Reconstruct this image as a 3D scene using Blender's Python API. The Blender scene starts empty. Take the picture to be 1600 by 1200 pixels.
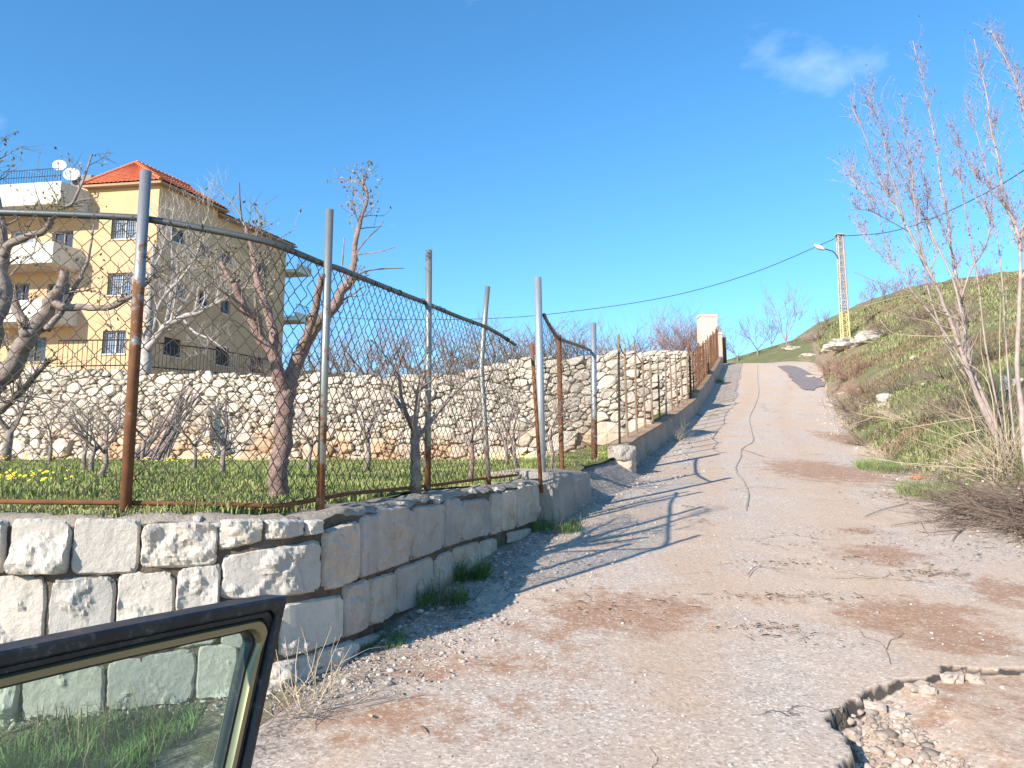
import bpy, math, random
import numpy as np
from mathutils import Vector, noise

sc = bpy.context.scene
COL = sc.collection
R = math.radians

# ------------------------------------------------------------------ camera
PITCH = R(7.3)
EYE = 1.6
cd = bpy.data.cameras.new("Camera")
cd.sensor_width = 36.0
cd.lens = 27.0
cd.clip_start = 0.05
cd.clip_end = 3000
cam = bpy.data.objects.new("Camera", cd)
cam.location = (0, 0, EYE)
cam.rotation_euler = (R(90) + PITCH, 0, 0)
COL.objects.link(cam)
sc.camera = cam

# ------------------------------------------------------------------ light
SUN_EL = R(25.5)
SUN_DIR = Vector((-0.66, -0.75, 0)).normalized()       # horizontal direction TO the sun
world = bpy.data.worlds.new("World")
sc.world = world
world.use_nodes = True
wn, wl = world.node_tree.nodes, world.node_tree.links
wn.clear()
w_out = wn.new("ShaderNodeOutputWorld")
w_bg = wn.new("ShaderNodeBackground")
w_sky = wn.new("ShaderNodeTexSky")
w_sky.sky_type = 'NISHITA'
w_sky.sun_disc = False
w_sky.sun_elevation = SUN_EL
w_sky.sun_rotation = math.atan2(SUN_DIR.x, SUN_DIR.y)
w_sky.altitude = 2000
w_sky.air_density = 1.45
w_sky.dust_density = 0.0
w_sky.ozone_density = 6.0
w_bg.inputs['Strength'].default_value = 0.138
w_geo = wn.new("ShaderNodeTexCoord")
w_map = wn.new("ShaderNodeMapping")
w_map.inputs['Location'].default_value = (27.4, 7.6, 2.8)
w_map.inputs['Scale'].default_value = (1.0, 1.0, 2.0)
w_no = wn.new("ShaderNodeTexNoise")
w_no.inputs['Scale'].default_value = 3.4
w_no.inputs['Detail'].default_value = 7
w_no.inputs['Roughness'].default_value = 0.55
w_rp = wn.new("ShaderNodeMapRange")
w_rp.inputs['From Min'].default_value = 0.63
w_rp.inputs['From Max'].default_value = 0.86
w_rp.inputs['To Max'].default_value = 0.5
w_mx = wn.new("ShaderNodeMix")
w_mx.data_type = 'RGBA'
w_mx.inputs['B'].default_value = (5.6, 6.3, 7.4, 1)
w_hs = wn.new("ShaderNodeHueSaturation")
w_hs.inputs['Hue'].default_value = 0.494
w_hs.inputs['Saturation'].default_value = 1.13
w_hs.inputs['Value'].default_value = 1.0
wl.new(w_geo.outputs['Generated'], w_map.inputs['Vector'])
wl.new(w_map.outputs['Vector'], w_no.inputs['Vector'])
wl.new(w_no.outputs['Fac'], w_rp.inputs['Value'])
wl.new(w_rp.outputs['Result'], w_mx.inputs['Factor'])
wl.new(w_sky.outputs['Color'], w_hs.inputs['Color'])
wl.new(w_hs.outputs['Color'], w_mx.inputs['A'])
wl.new(w_mx.outputs['Result'], w_bg.inputs['Color'])
wl.new(w_bg.outputs['Background'], w_out.inputs['Surface'])

sd = bpy.data.lights.new("Sun", 'SUN')
sd.energy = 4.6
sd.angle = R(0.53)
sd.color = (1.0, 0.91, 0.80)
sun = bpy.data.objects.new("Sun", sd)
to_sun = Vector((SUN_DIR.x * math.cos(SUN_EL), SUN_DIR.y * math.cos(SUN_EL), math.sin(SUN_EL)))
sun.rotation_euler = to_sun.to_track_quat('Z', 'Y').to_euler()
sun.location = (-8, -8, 14)
COL.objects.link(sun)

vs = sc.view_settings
sc.cycles.max_bounces = 6
sc.cycles.diffuse_bounces = 3
vs.view_transform = 'Standard'
vs.look = 'None'
vs.exposure = 0.90
vs.gamma = 1.0
vs.use_curve_mapping = False

# ------------------------------------------------------------------ geometry of the place
cP, sP = math.cos(PITCH), math.sin(PITCH)


def ray(px, py):
    a = (px - 800.0) / 1200.0
    v = (600.0 - py) / 1200.0
    return a, cP - v * sP, sP + v * cP


def at(px, py, Y):
    a, b, c = ray(px, py)
    k = Y / b
    return Vector((a * k, Y, EYE + c * k))


def zr(y):
    y = np.asarray(y, dtype=float)
    z = 0.13 * y + 0.0029 * np.clip(y - 12, 0, 30) ** 2
    z = np.where(y > 42, 8.07 + 0.27 * np.minimum(y - 42, 20) + 0.02 * np.clip(y - 62, 0, 400), z)
    return z


# foot line of the low wall and of the road's left side (x as a function of y)
WP = [(-9.0, 3.05), (-5.5, 3.36), (-3.6, 3.58), (-2.38, 3.76), (-1.72, 3.92), (-1.27, 4.09), (-1.05, 4.32),
      (-0.90, 4.6), (-0.76, 5.2), (-0.52, 6.1), (-0.16, 7.35), (0.12, 8.0), (0.31, 8.5)]
XLP = WP + [(0.75, 9.7), (1.95, 13.2), (2.45, 15.0), (4.0, 19.6), (6.1, 25.5), (8.6, 33.0), (11.5, 41.5), (12.6, 44.5)]
_xl_y = np.array([p[1] for p in XLP])
_xl_x = np.array([p[0] for p in XLP])


def XL(y):
    return np.interp(y, _xl_y, _xl_x)


_xr_y = np.array([-5, 0, 4, 7, 9.5, 13, 20, 30, 42, 60])
_xr_x = np.array([1.6, 3.2, 4.3, 5.15, 5.85, 6.75, 8.75, 12.4, 17.0, 24.0])


def XR(y):
    return np.interp(y, _xr_y, _xr_x)


def nz(x, y, s, seed=0.0):
    return noise.noise(Vector((x * s + seed, y * s - seed, seed * 0.37)))


def H(x, y):
    """ground on the road side: road corridor, right bank and hill"""
    x = np.asarray(x, dtype=float)
    y = np.asarray(y, dtype=float)
    base = zr(y)
    u = x - XR(y)
    up = np.clip(u, 0, None)
    bank = 6.1 * (1 - np.exp(-up / 8.0)) * np.clip(0.35 + y / 14.0, 0.35, 1.0)
    w = np.clip((y - 42.5) / 8.0, 0, 1)
    low = 0.3 * np.clip(u, -40, 0) * w
    bump = (0.10 * np.sin(x * 1.3 + 0.7 * y) * np.sin(0.9 * y - x * 0.4) + 0.05 * np.sin(2.9 * x) * np.sin(2.3 * y + 1)) * np.clip(up / 2.5, 0, 1)
    far = -0.25 * np.clip(y - 66, 0, 300)
    return base + bank + low + bump + far


def HL(x, y):
    """orchard lawn"""
    x = np.asarray(x, dtype=float)
    y = np.asarray(y, dtype=float)
    a = 1.20 + 0.05 * y
    dist = np.clip(XL(np.clip(y, 9, 60)) - x, 0, 100)
    b = zr(y) + 0.30 - 0.22 * dist
    b = np.where(y < 11, a - 1, b)
    k = 0.12
    return k * np.logaddexp(a / k, b / k) + 0.02 * np.sin(2.1 * x) * np.sin(1.7 * y)


# ------------------------------------------------------------------ mesh helpers
class MB:
    def __init__(self):
        self.v, self.f = [], []

    def add(self, vs_, fs_):
        o = len(self.v)
        self.v += [tuple(p) for p in vs_]
        self.f += [tuple(i + o for i in f) for f in fs_]

    def obox(self, c, ax, ay, az):
        """box from centre and three half-axes"""
        c, ax, ay, az = Vector(c), Vector(ax), Vector(ay), Vector(az)
        vs_ = [c + i * ax + j * ay + k * az for k in (-1, 1) for j in (-1, 1) for i in (-1, 1)]
        fs_ = [(0, 2, 3, 1), (4, 5, 7, 6), (0, 1, 5, 4), (2, 6, 7, 3), (0, 4, 6, 2), (1, 3, 7, 5)]
        self.add(vs_, fs_)

    def box(self, x0, x1, y0, y1, z0, z1):
        self.obox(((x0 + x1) / 2, (y0 + y1) / 2, (z0 + z1) / 2), ((x1 - x0) / 2, 0, 0), (0, (y1 - y0) / 2, 0), (0, 0, (z1 - z0) / 2))

    def tube(self, pts, rad, n=5, caps=True):
        pts = [Vector(p) for p in pts]
        m = len(pts)
        if not isinstance(rad, (list, tuple)):
            rad = [rad] * m
        t = (pts[1] - pts[0])
        if t.length < 1e-9:
            return
        t.normalize()
        ref = Vector((0, 0, 1)) if abs(t.z) < 0.9 else Vector((1, 0, 0))
        nrm = t.cross(ref).normalized()
        o = len(self.v)
        for i in range(m):
            if i < m - 1:
                t2 = pts[i + 1] - pts[i] if i == 0 else pts[i + 1] - pts[i - 1]
            else:
                t2 = pts[i] - pts[i - 1]
            if t2.length < 1e-9:
                t2 = t
            t2 = t2.normalized()
            nrm = (nrm - t2 * nrm.dot(t2))
            nrm = nrm.normalized() if nrm.length > 1e-6 else t2.orthogonal().normalized()
            b = t2.cross(nrm)
            for k in range(n):
                a = 2 * math.pi * k / n
                p = pts[i] + (nrm * math.cos(a) + b * math.sin(a)) * rad[i]
                self.v.append((p.x, p.y, p.z))
        for i in range(m - 1):
            for k in range(n):
                k2 = (k + 1) % n
                self.f.append((o + i * n + k, o + i * n + k2, o + (i + 1) * n + k2, o + (i + 1) * n + k))
        if caps:
            self.f.append(tuple(o + k for k in range(n))[::-1])
            self.f.append(tuple(o + (m - 1) * n + k for k in range(n)))

    def grid(self, P, closed_u=False):
        """P: rows of points"""
        o = len(self.v)
        nr, nc = len(P), len(P[0])
        for r in P:
            for p in r:
                self.v.append(tuple(p))
        for i in range(nr - 1):
            for j in range(nc - 1):
                self.f.append((o + i * nc + j, o + i * nc + j + 1, o + (i + 1) * nc + j + 1, o + (i + 1) * nc + j))

    def build(self, name, mat, parent=None, smooth=False):
        me = bpy.data.meshes.new(name)
        if parent is not None:
            q = parent
            off = Vector((0, 0, 0))
            while q is not None:
                off += Vector(q.location)
                q = q.parent
            vv = [(a - off.x, b - off.y, c - off.z) for a, b, c in self.v]
        else:
            vv = self.v
        me.from_pydata(vv, [], self.f)
        me.validate()
        if smooth:
            me.polygons.foreach_set("use_smooth", [True] * len(me.polygons))
        me.update()
        ob = bpy.data.objects.new(name, me)
        COL.objects.link(ob)
        if name in ("twigs", "branches", "shoots", "stalks", "grille"):
            ob["kind"] = "stuff"
        if mat is not None:
            for m_ in (mat if isinstance(mat, (list, tuple)) else [mat]):
                me.materials.append(m_)
        if parent is not None:
            ob.parent = parent
        return ob


def npmesh(name, v, f, mat, parent=None, smooth=False, kind=None):
    """fast mesh from numpy vertex array and constant-size face array"""
    me = bpy.data.meshes.new(name)
    v = np.asarray(v, dtype=np.float32)
    f = np.asarray(f, dtype=np.int32)
    if parent is not None:
        v = v - np.array(parent.location, dtype=np.float32)
    k = f.shape[1]
    me.vertices.add(len(v))
    me.vertices.foreach_set("co", v.ravel())
    me.loops.add(f.size)
    me.loops.foreach_set("vertex_index", f.ravel())
    me.polygons.add(len(f))
    me.polygons.foreach_set("loop_start", np.arange(0, f.size, k, dtype=np.int32))
    me.polygons.foreach_set("loop_total", np.full(len(f), k, dtype=np.int32))
    if smooth:
        me.polygons.foreach_set("use_smooth", np.ones(len(f), dtype=bool))
    me.update(calc_edges=True)
    me.validate()
    if mat is not None:
        me.materials.append(mat)
    ob = bpy.data.objects.new(name, me)
    COL.objects.link(ob)
    if parent is not None:
        ob.parent = parent
    if kind:
        ob["kind"] = kind
    return ob


def tag(o, label=None, cat=None, group=None, kind=None):
    if label:
        o["label"] = label
    if cat:
        o["category"] = cat
    if group:
        o["group"] = group
    if kind:
        o["kind"] = kind
    return o


def thing(name, loc, label, cat, group=None):
    o = bpy.data.objects.new(name, None)
    o.empty_display_size = 0.2
    o.location = loc
    COL.objects.link(o)
    return tag(o, label, cat, group)


def smoothpath(pts, n=4):
    """Catmull-Rom through points"""
    pts = [Vector(p) for p in pts]
    if len(pts) < 3:
        return pts
    P = [pts[0] * 2 - pts[1]] + pts + [pts[-1] * 2 - pts[-2]]
    out = []
    for i in range(1, len(P) - 2):
        p0, p1, p2, p3 = P[i - 1], P[i], P[i + 1], P[i + 2]
        for k in range(n):
            t = k / n
            out.append(0.5 * ((2 * p1) + (p2 - p0) * t + (2 * p0 - 5 * p1 + 4 * p2 - p3) * t * t + (3 * p1 - p0 - 3 * p2 + p3) * t ** 3))
    out.append(pts[-1])
    return out


# ------------------------------------------------------------------ materials
def newmat(name):
    m = bpy.data.materials.new(name)
    m.use_nodes = True
    nt = m.node_tree
    b = nt.nodes.get("Principled BSDF")
    return m, nt, b


class NT:
    """small helper to wire shader nodes"""
    def __init__(self, nt):
        self.nt = nt
        self.pos = nt.nodes.new("ShaderNodeNewGeometry").outputs['Position']
        self._geo = None

    def n(self, t):
        return self.nt.nodes.new(t)

    def link(self, a, b):
        self.nt.links.new(a, b)

    def island(self):
        g = self.n("ShaderNodeNewGeometry")
        return g.outputs['Random Per Island']

    def noise(self, scale, detail=6, rough=0.55, vec=None, dist=0.0):
        t = self.n("ShaderNodeTexNoise")
        t.inputs['Scale'].default_value = scale
        t.inputs['Detail'].default_value = detail
        t.inputs['Roughness'].default_value = rough
        t.inputs['Distortion'].default_value = dist
        self.link(vec or self.pos, t.inputs['Vector'])
        return t.outputs['Fac']

    def voro(self, scale, feature='F1', out='Distance', vec=None, rnd=1.0):
        t = self.n("ShaderNodeTexVoronoi")
        t.feature = feature
        t.inputs['Scale'].default_value = scale
        t.inputs['Randomness'].default_value = rnd
        self.link(vec or self.pos, t.inputs['Vector'])
        return t.outputs[out]

    def rng(self, x, a, b, c=0.0, d=1.0):
        t = self.n("ShaderNodeMapRange")
        t.inputs['From Min'].default_value = a
        t.inputs['From Max'].default_value = b
        t.inputs['To Min'].default_value = c
        t.inputs['To Max'].default_value = d
        self.link(x, t.inputs['Value'])
        return t.outputs['Result']

    def math(self, op, a, b):
        t = self.n("ShaderNodeMath")
        t.operation = op
        for i, q in enumerate((a, b)):
            if isinstance(q, (int, float)):
                t.inputs[i].default_value = q
            else:
                self.link(q, t.inputs[i])
        return t.outputs[0]

    def mix(self, fac, a, b, mode='MIX'):
        t = self.n("ShaderNodeMix")
        t.data_type = 'RGBA'
        t.blend_type = mode
        if isinstance(fac, (int, float)):
            t.inputs['Factor'].default_value = fac
        else:
            self.link(fac, t.inputs['Factor'])
        for key, q in (('A', a), ('B', b)):
            if isinstance(q, tuple):
                t.inputs[key].default_value = (*q[:3], 1)
            else:
                self.link(q, t.inputs[key])
        return t.outputs['Result']

    def attr(self, name):
        t = self.n("ShaderNodeAttribute")
        t.attribute_name = name
        return t.outputs['Fac']

    def sepz(self, i=2):
        t = self.n("ShaderNodeSeparateXYZ")
        self.link(self.pos, t.inputs[0])
        return t.outputs[i]

    def bump(self, h, strength, dist, prev=None):
        t = self.n("ShaderNodeBump")
        t.inputs['Strength'].default_value = strength
        t.inputs['Distance'].default_value = dist
        self.link(h, t.inputs['Height'])
        if prev is not None:
            self.link(prev, t.inputs['Normal'])
        return t.outputs['Normal']


def simple(name, c1, c2=None, scale=6.0, rough=0.85, bump=0.3, bdist=0.01, bscale=None, metal=0.0, spec=0.3, island=0.0):
    m, nt, b = newmat(name)
    h = NT(nt)
    c2 = c2 or tuple(x * 0.7 for x in c1)
    f = h.rng(h.noise(scale, 8, 0.6), 0.35, 0.68)
    c = h.mix(f, c1, c2)
    if island:
        v = h.rng(h.island(), 0, 1, 1 - island, 1 + island)
        hs = h.n("ShaderNodeHueSaturation")
        h.link(c, hs.inputs['Color'])
        h.link(v, hs.inputs['Value'])
        c = hs.outputs['Color']
    h.link(c, b.inputs['Base Color'])
    b.inputs['Roughness'].default_value = rough
    b.inputs['Metallic'].default_value = metal
    b.inputs['Specular IOR Level'].default_value = spec
    if bump:
        h.link(h.bump(h.noise(bscale or scale * 5, 8, 0.65), bump, bdist), b.inputs['Normal'])
    return m


MAT = {}


def make_materials():
    # ---- road
    m, nt, b = newmat("worn_road")
    h = NT(nt)
    grain = h.voro(70, 'F1', 'Color')
    sep = h.n("ShaderNodeSeparateColor")
    h.link(grain, sep.inputs[0])
    g1 = h.rng(sep.outputs[0], 0, 1)
    base = h.mix(h.noise(0.9, 6, 0.6), (0.455, 0.375, 0.31), (0.545, 0.44, 0.35))
    base = h.mix(h.rng(g1, 0.72, 1.0, 0, 0.75), base, (0.80, 0.70, 0.60))
    base = h.mix(h.rng(g1, 0.30, 0.0, 0, 0.75), base, (0.26, 0.21, 0.17))
    # broad tracks of rubbed-in earth
    dust = h.rng(h.noise(0.55, 5, 0.6, dist=0.6), 0.40, 0.62)
    base = h.mix(h.math('MULTIPLY', dust, 0.55), base, (0.55, 0.385, 0.255))
    tk = h.rng(h.math('ADD', h.math('MULTIPLY', h.attr("track"), 0.55), h.rng(h.noise(1.8, 8, 0.7), 0.25, 0.75, -0.35, 0.35)), 0.25, 0.75)
    base = h.mix(h.math('MULTIPLY', tk, 0.55), base, (0.50, 0.33, 0.205))
    red = h.rng(h.noise(0.62, 9, 0.68, dist=0.3), 0.60, 0.69)
    redg = h.math('MULTIPLY', red, h.rng(h.noise(14, 5, 0.7), 0.30, 0.55, 0.35, 1.0))
    base = h.mix(h.math('MULTIPLY', redg, 0.0), base, (0.27, 0.115, 0.055))
    dirt = h.attr("dirt")
    dn = h.math('ADD', dirt, h.rng(h.noise(5.0, 9, 0.72), 0.25, 0.75, -0.38, 0.38))
    dm = h.math('MULTIPLY', h.rng(dn, 0.38, 0.62), h.rng(h.noise(26, 6, 0.75), 0.36, 0.50, 0.25, 1.0))
    dcol = h.mix(h.noise(9, 7, 0.65), (0.29, 0.14, 0.075), (0.42, 0.255, 0.155))
    dcol = h.mix(h.rng(g1, 0.82, 1.0, 0, 0.65), dcol, (0.58, 0.50, 0.42))
    base = h.mix(h.math('MULTIPLY', dm, 0.92), base, dcol)
    grav = h.attr("gravel")
    gn = h.rng(h.math('ADD', grav, h.rng(h.noise(3.5, 8, 0.7), 0.25, 0.75, -0.3, 0.3)), 0.40, 0.7)
    gcol = h.mix(g1, (0.15, 0.12, 0.10), (0.46, 0.385, 0.32))
    base = h.mix(gn, base, gcol)
    base = h.mix(h.math('MULTIPLY', h.attr("broken"), 0.95), base, (0.055, 0.047, 0.042))  # hole lip: dark asphalt core, blackened further to paint in its overhang shadow
    # fine cracks
    cr = h.voro(0.75, 'DISTANCE_TO_EDGE', 'Distance', vec=None)
    wv = h.n("ShaderNodeVectorMath")
    wv.operation = 'ADD'
    nz3 = h.n("ShaderNodeTexNoise")
    nz3.inputs['Scale'].default_value = 2.2
    nz3.inputs['Detail'].default_value = 6
    h.link(h.pos, nz3.inputs['Vector'])
    h.link(h.pos, wv.inputs[0])
    h.link(nz3.outputs['Color'], wv.inputs[1])
    cr = h.voro(0.62, 'DISTANCE_TO_EDGE', 'Distance', vec=wv.outputs[0])
    crm = h.math('MULTIPLY', h.rng(cr, 0.008, 0.002), h.rng(h.noise(0.8, 3), 0.50, 0.60))
    crm = h.math('MULTIPLY', crm, h.rng(dirt, 0.15, 0.30, 1, 0))
    base = h.mix(h.math('MULTIPLY', crm, 0.5), base, (0.14, 0.115, 0.09))
    h.link(base, b.inputs['Base Color'])
    b.inputs['Roughness'].default_value = 0.92
    b.inputs['Specular IOR Level'].default_value = 0.2
    bn = h.bump(sep.outputs[1], 0.35, 0.006)
    bn = h.bump(h.noise(30, 6, 0.75), 0.55, 0.016, bn)
    bn = h.bump(h.math('MULTIPLY', crm, -1.0), 0.8, 0.02, bn)
    h.link(bn, b.inputs['Normal'])
    MAT['road'] = m

    # ---- ground of verge and hill
    m, nt, b = newmat("hill_ground")
    h = NT(nt)
    g = h.mix(h.noise(1.3, 8, 0.65), (0.115, 0.145, 0.05), (0.22, 0.20, 0.10))
    d = h.mix(h.noise(2.4, 8, 0.65), (0.24, 0.17, 0.105), (0.36, 0.27, 0.18))
    gm = h.rng(h.math('ADD', h.attr("green"), h.rng(h.noise(0.8, 7, 0.65), 0.25, 0.75, -0.45, 0.45)), 0.40, 0.62)
    c = h.mix(gm, d, g)
    sp = h.rng(h.voro(3.0, 'F1', 'Distance'), 0.10, 0.06)
    c = h.mix(h.math('MULTIPLY', sp, h.rng(h.noise(0.7, 3), 0.5, 0.62)), c, (0.52, 0.47, 0.40))
    gr = h.rng(h.math('ADD', h.attr("gravel"), h.rng(h.noise(3.5, 8, 0.7), 0.25, 0.75, -0.3, 0.3)), 0.40, 0.7)
    sep = h.n("ShaderNodeSeparateColor")
    h.link(h.voro(38, 'F1', 'Color'), sep.inputs[0])
    c = h.mix(gr, c, h.mix(sep.outputs[0], (0.22, 0.18, 0.15), (0.50, 0.44, 0.38)))
    h.link(c, b.inputs['Base Color'])
    b.inputs['Roughness'].default_value = 0.95
    b.inputs['Specular IOR Level'].default_value = 0.15
    bn = h.bump(h.noise(9, 9, 0.7), 0.7, 0.06)
    bn = h.bump(h.noise(40, 6, 0.7), 0.6, 0.02, bn)
    h.link(bn, b.inputs['Normal'])
    MAT['ground'] = m

    # ---- hole rubble earth
    m, nt, b = newmat("lawn_soil")
    h = NT(nt)
    c = h.mix(h.rng(h.noise(0.9, 8, 0.65), 0.4, 0.6), (0.12, 0.16, 0.045), (0.20, 0.19, 0.075))
    c = h.mix(h.rng(h.noise(1.4, 6, 0.7), 0.60, 0.68, 0, 0.8), c, (0.20, 0.115, 0.07))
    h.link(c, b.inputs['Base Color'])
    b.inputs['Roughness'].default_value = 0.95
    b.inputs['Specular IOR Level'].default_value = 0.1
    h.link(h.bump(h.noise(25, 8, 0.7), 0.8, 0.04), b.inputs['Normal'])
    MAT['lawn'] = m

    # ---- limestone blocks of the low wall
    m, nt, b = newmat("rough_limestone")
    h = NT(nt)
    c = h.mix(h.rng(h.noise(3.0, 9, 0.65), 0.35, 0.65), (0.58, 0.53, 0.465), (0.45, 0.415, 0.37))
    hs = h.n("ShaderNodeHueSaturation")
    oi = h.n("ShaderNodeObjectInfo")
    h.link(h.rng(oi.outputs['Random'], 0, 1, 0.84, 1.14), hs.inputs['Value'])
    h.link(h.rng(oi.outputs['Random'], 0, 1, 0.75, 1.25), hs.inputs['Saturation'])
    h.link(c, hs.inputs['Color'])
    c = hs.outputs['Color']
    c = h.mix(h.rng(h.noise(7, 8, 0.7), 0.56, 0.70, 0, 0.6), c, (0.42, 0.35, 0.26))
    c = h.mix(h.rng(h.noise(28, 7, 0.75), 0.58, 0.74, 0, 0.65), c, (0.22, 0.21, 0.195))
    mp = h.n("ShaderNodeMapping")
    mp.inputs['Scale'].default_value = (1, 1, 0.18)
    h.link(h.pos, mp.inputs['Vector'])
    c = h.mix(h.rng(h.noise(13, 6, 0.65, vec=mp.outputs['Vector']), 0.56, 0.72, 0, 0.5), c, (0.24, 0.215, 0.185))
    c = h.mix(h.rng(h.voro(16, 'F1', 'Distance'), 0.16, 0.10, 0, 0.35), c, (0.62, 0.60, 0.54))
    h.link(c, b.inputs['Base Color'])
    b.inputs['Roughness'].default_value = 0.9
    b.inputs['Specular IOR Level'].default_value = 0.2
    bn = h.bump(h.noise(20, 9, 0.74), 0.7, 0.022)
    bn = h.bump(h.voro(26, 'F1', 'Distance'), 0.25, 0.012, bn)
    h.link(bn, b.inputs['Normal'])
    MAT['block'] = m

    m2 = m.copy()  # warmer beige copy of the block stone, used along the wall's curve
    m2.name = "beige_limestone"
    for n_ in m2.node_tree.nodes:
        if n_.type == 'MIX' and abs(n_.inputs['A'].default_value[0] - 0.58) < 1e-3 and not n_.inputs['A'].is_linked:
            n_.inputs['A'].default_value = (0.60, 0.51, 0.415, 1)
            n_.inputs['B'].default_value = (0.42, 0.355, 0.29, 1)
    MAT['block_beige'] = m2

    # ---- mortar / old concrete
    m, nt, b = newmat("old_mortar")
    h = NT(nt)
    c = h.mix(h.rng(h.noise(4, 9, 0.7), 0.35, 0.65), (0.46, 0.39, 0.31), (0.32, 0.27, 0.215))
    c = h.mix(h.rng(h.noise(30, 6, 0.7), 0.6, 0.72, 0, 0.6), c, (0.45, 0.41, 0.35))
    h.link(c, b.inputs['Base Color'])
    b.inputs['Roughness'].default_value = 0.95
    b.inputs['Specular IOR Level'].default_value = 0.15
    h.link(h.bump(h.noise(26, 9, 0.72), 0.9, 0.03), b.inputs['Normal'])
    MAT['mortar'] = m

    # ---- dry stone
    m, nt, b = newmat("dry_stone")
    h = NT(nt)
    c = h.mix(h.rng(h.noise(2.2, 8, 0.65), 0.35, 0.65), (0.66, 0.58, 0.475), (0.54, 0.46, 0.37))
    hs = h.n("ShaderNodeHueSaturation")
    h.link(h.rng(h.island(), 0, 1, 0.66, 1.14), hs.inputs['Value'])
    h.link(c, hs.inputs['Color'])
    c = hs.outputs['Color']
    zz = h.math('SUBTRACT', h.sepz(2), h.math('MULTIPLY', h.sepz(1), 0.065))
    low = h.rng(zz, 2.1, 1.3)
    st = h.rng(h.noise(0.9, 6, 0.6), 0.44, 0.60)
    c = h.mix(h.math('MULTIPLY', h.math('MULTIPLY', low, st), 0.75), c, (0.50, 0.29, 0.14))
    c = h.mix(h.rng(h.noise(9, 8, 0.75), 0.60, 0.74, 0, 0.5), c, (0.26, 0.235, 0.20))
    h.link(c, b.inputs['Base Color'])
    b.inputs['Roughness'].default_value = 0.92
    b.inputs['Specular IOR Level'].default_value = 0.15
    h.link(h.bump(h.noise(12, 9, 0.7), 0.8, 0.05), b.inputs['Normal'])
    MAT['dry'] = m
    MAT['joint_dark'] = simple("dirty_joint", (0.20, 0.155, 0.115), (0.085, 0.068, 0.055), 7, 0.95, 0.9, 0.03, 40)
    MAT['joint'] = simple("wall_fill_earth", (0.40, 0.325, 0.24), (0.24, 0.19, 0.14), 5, 0.95, 0.8, 0.05)

    # ---- concrete of the kerb wall
    m, nt, b = newmat("rendered_concrete")
    h = NT(nt)
    c = h.mix(h.rng(h.noise(1.6, 9, 0.68), 0.35, 0.65), (0.50, 0.425, 0.345), (0.36, 0.30, 0.25))
    c = h.mix(h.rng(h.noise(7, 8, 0.72), 0.58, 0.70, 0, 0.6), c, (0.24, 0.19, 0.15))
    h.link(c, b.inputs['Base Color'])
    b.inputs['Roughness'].default_value = 0.93
    b.inputs['Specular IOR Level'].default_value = 0.15
    h.link(h.bump(h.noise(12, 9, 0.72), 0.8, 0.05), b.inputs['Normal'])
    MAT['concrete'] = m
    MAT['rust_cap'] = simple("rust_stained_concrete", (0.42, 0.27, 0.15), (0.34, 0.25, 0.18), 4, 0.95, 0.6, 0.03)

    # ---- galvanised tube that rusts towards its foot (per-post attribute-free: noise driven)
    def tube_mat(name, z_lo, z_hi, c_top, use_y=0.0):
        m, nt, b = newmat(name)
        h = NT(nt)
        z = h.math('SUBTRACT', h.sepz(2), h.math('MULTIPLY', h.sepz(1), use_y))
        f = h.rng(z, z_hi, z_lo)
        f = h.rng(h.math('ADD', f, h.rng(h.noise(7, 8, 0.7), 0.25, 0.75, -0.55, 0.55)), 0.42, 0.58)
        g = h.mix(h.noise(11, 6, 0.6), c_top, tuple(x * 0.72 for x in c_top))
        r = h.mix(h.rng(h.noise(18, 8, 0.7), 0.35, 0.65), (0.20, 0.083, 0.033), (0.115, 0.05, 0.025))
        h.link(h.mix(f, g, r), b.inputs['Base Color'])
        h.link(h.rng(f, 0, 1, 0.55, 0.0), b.inputs['Metallic'])
        h.link(h.rng(f, 0, 1, 0.45, 0.9), b.inputs['Roughness'])
        h.link(h.bump(h.noise(90, 6, 0.7), 0.4, 0.004), b.inputs['Normal'])
        return m
    MAT['tube_rusty'] = tube_mat("galvanised_tube_rusting", 1.6, 3.7, (0.33, 0.345, 0.355))
    MAT['tube_mid'] = tube_mat("galvanised_tube_worn", 0.6, 3.1, (0.33, 0.33, 0.30))
    MAT['tube_clean'] = tube_mat("galvanised_tube", -1.5, 1.6, (0.44, 0.475, 0.50))
    MAT['tube_gate'] = tube_mat("gate_post_tube", 1.4, 4.2, (0.40, 0.42, 0.43))
    MAT['rail'] = tube_mat("weathered_rail", 1.2, 2.6, (0.16, 0.17, 0.165))
    MAT['rust'] = simple("rusted_steel", (0.24, 0.10, 0.042), (0.13, 0.06, 0.03), 9, 0.92, 0.5, 0.006)
    MAT['thin_post'] = simple("weathered_thin_post", (0.30, 0.235, 0.17), (0.25, 0.12, 0.06), 2.5, 0.85, 0.3, 0.004, metal=0.15)
    MAT['wire'] = simple("rusted_wire", (0.07, 0.048, 0.036), (0.045, 0.035, 0.028), 3, 0.75, 0)

    # ---- vegetation
    MAT['bark_pink'] = simple("pale_bark", (0.38, 0.26, 0.22), (0.22, 0.145, 0.12), 22, 0.85, 1.0, 0.02, 55)
    MAT['bark_dark'] = simple("grey_bark", (0.34, 0.275, 0.24), (0.17, 0.135, 0.115), 12, 0.9, 0.8, 0.02, 36)
    MAT['bark_white'] = simple("whitish_bark", (0.46, 0.42, 0.39), (0.30, 0.26, 0.235), 9, 0.85, 0.5, 0.01, 30)
    MAT['bark_sap'] = simple("smooth_sapling_bark", (0.42, 0.34, 0.30), (0.28, 0.215, 0.19), 8, 0.8, 0.5, 0.008, 30)
    MAT['twig'] = simple("brown_twig", (0.22, 0.165, 0.125), (0.13, 0.095, 0.075), 5, 0.9, 0)
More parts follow.
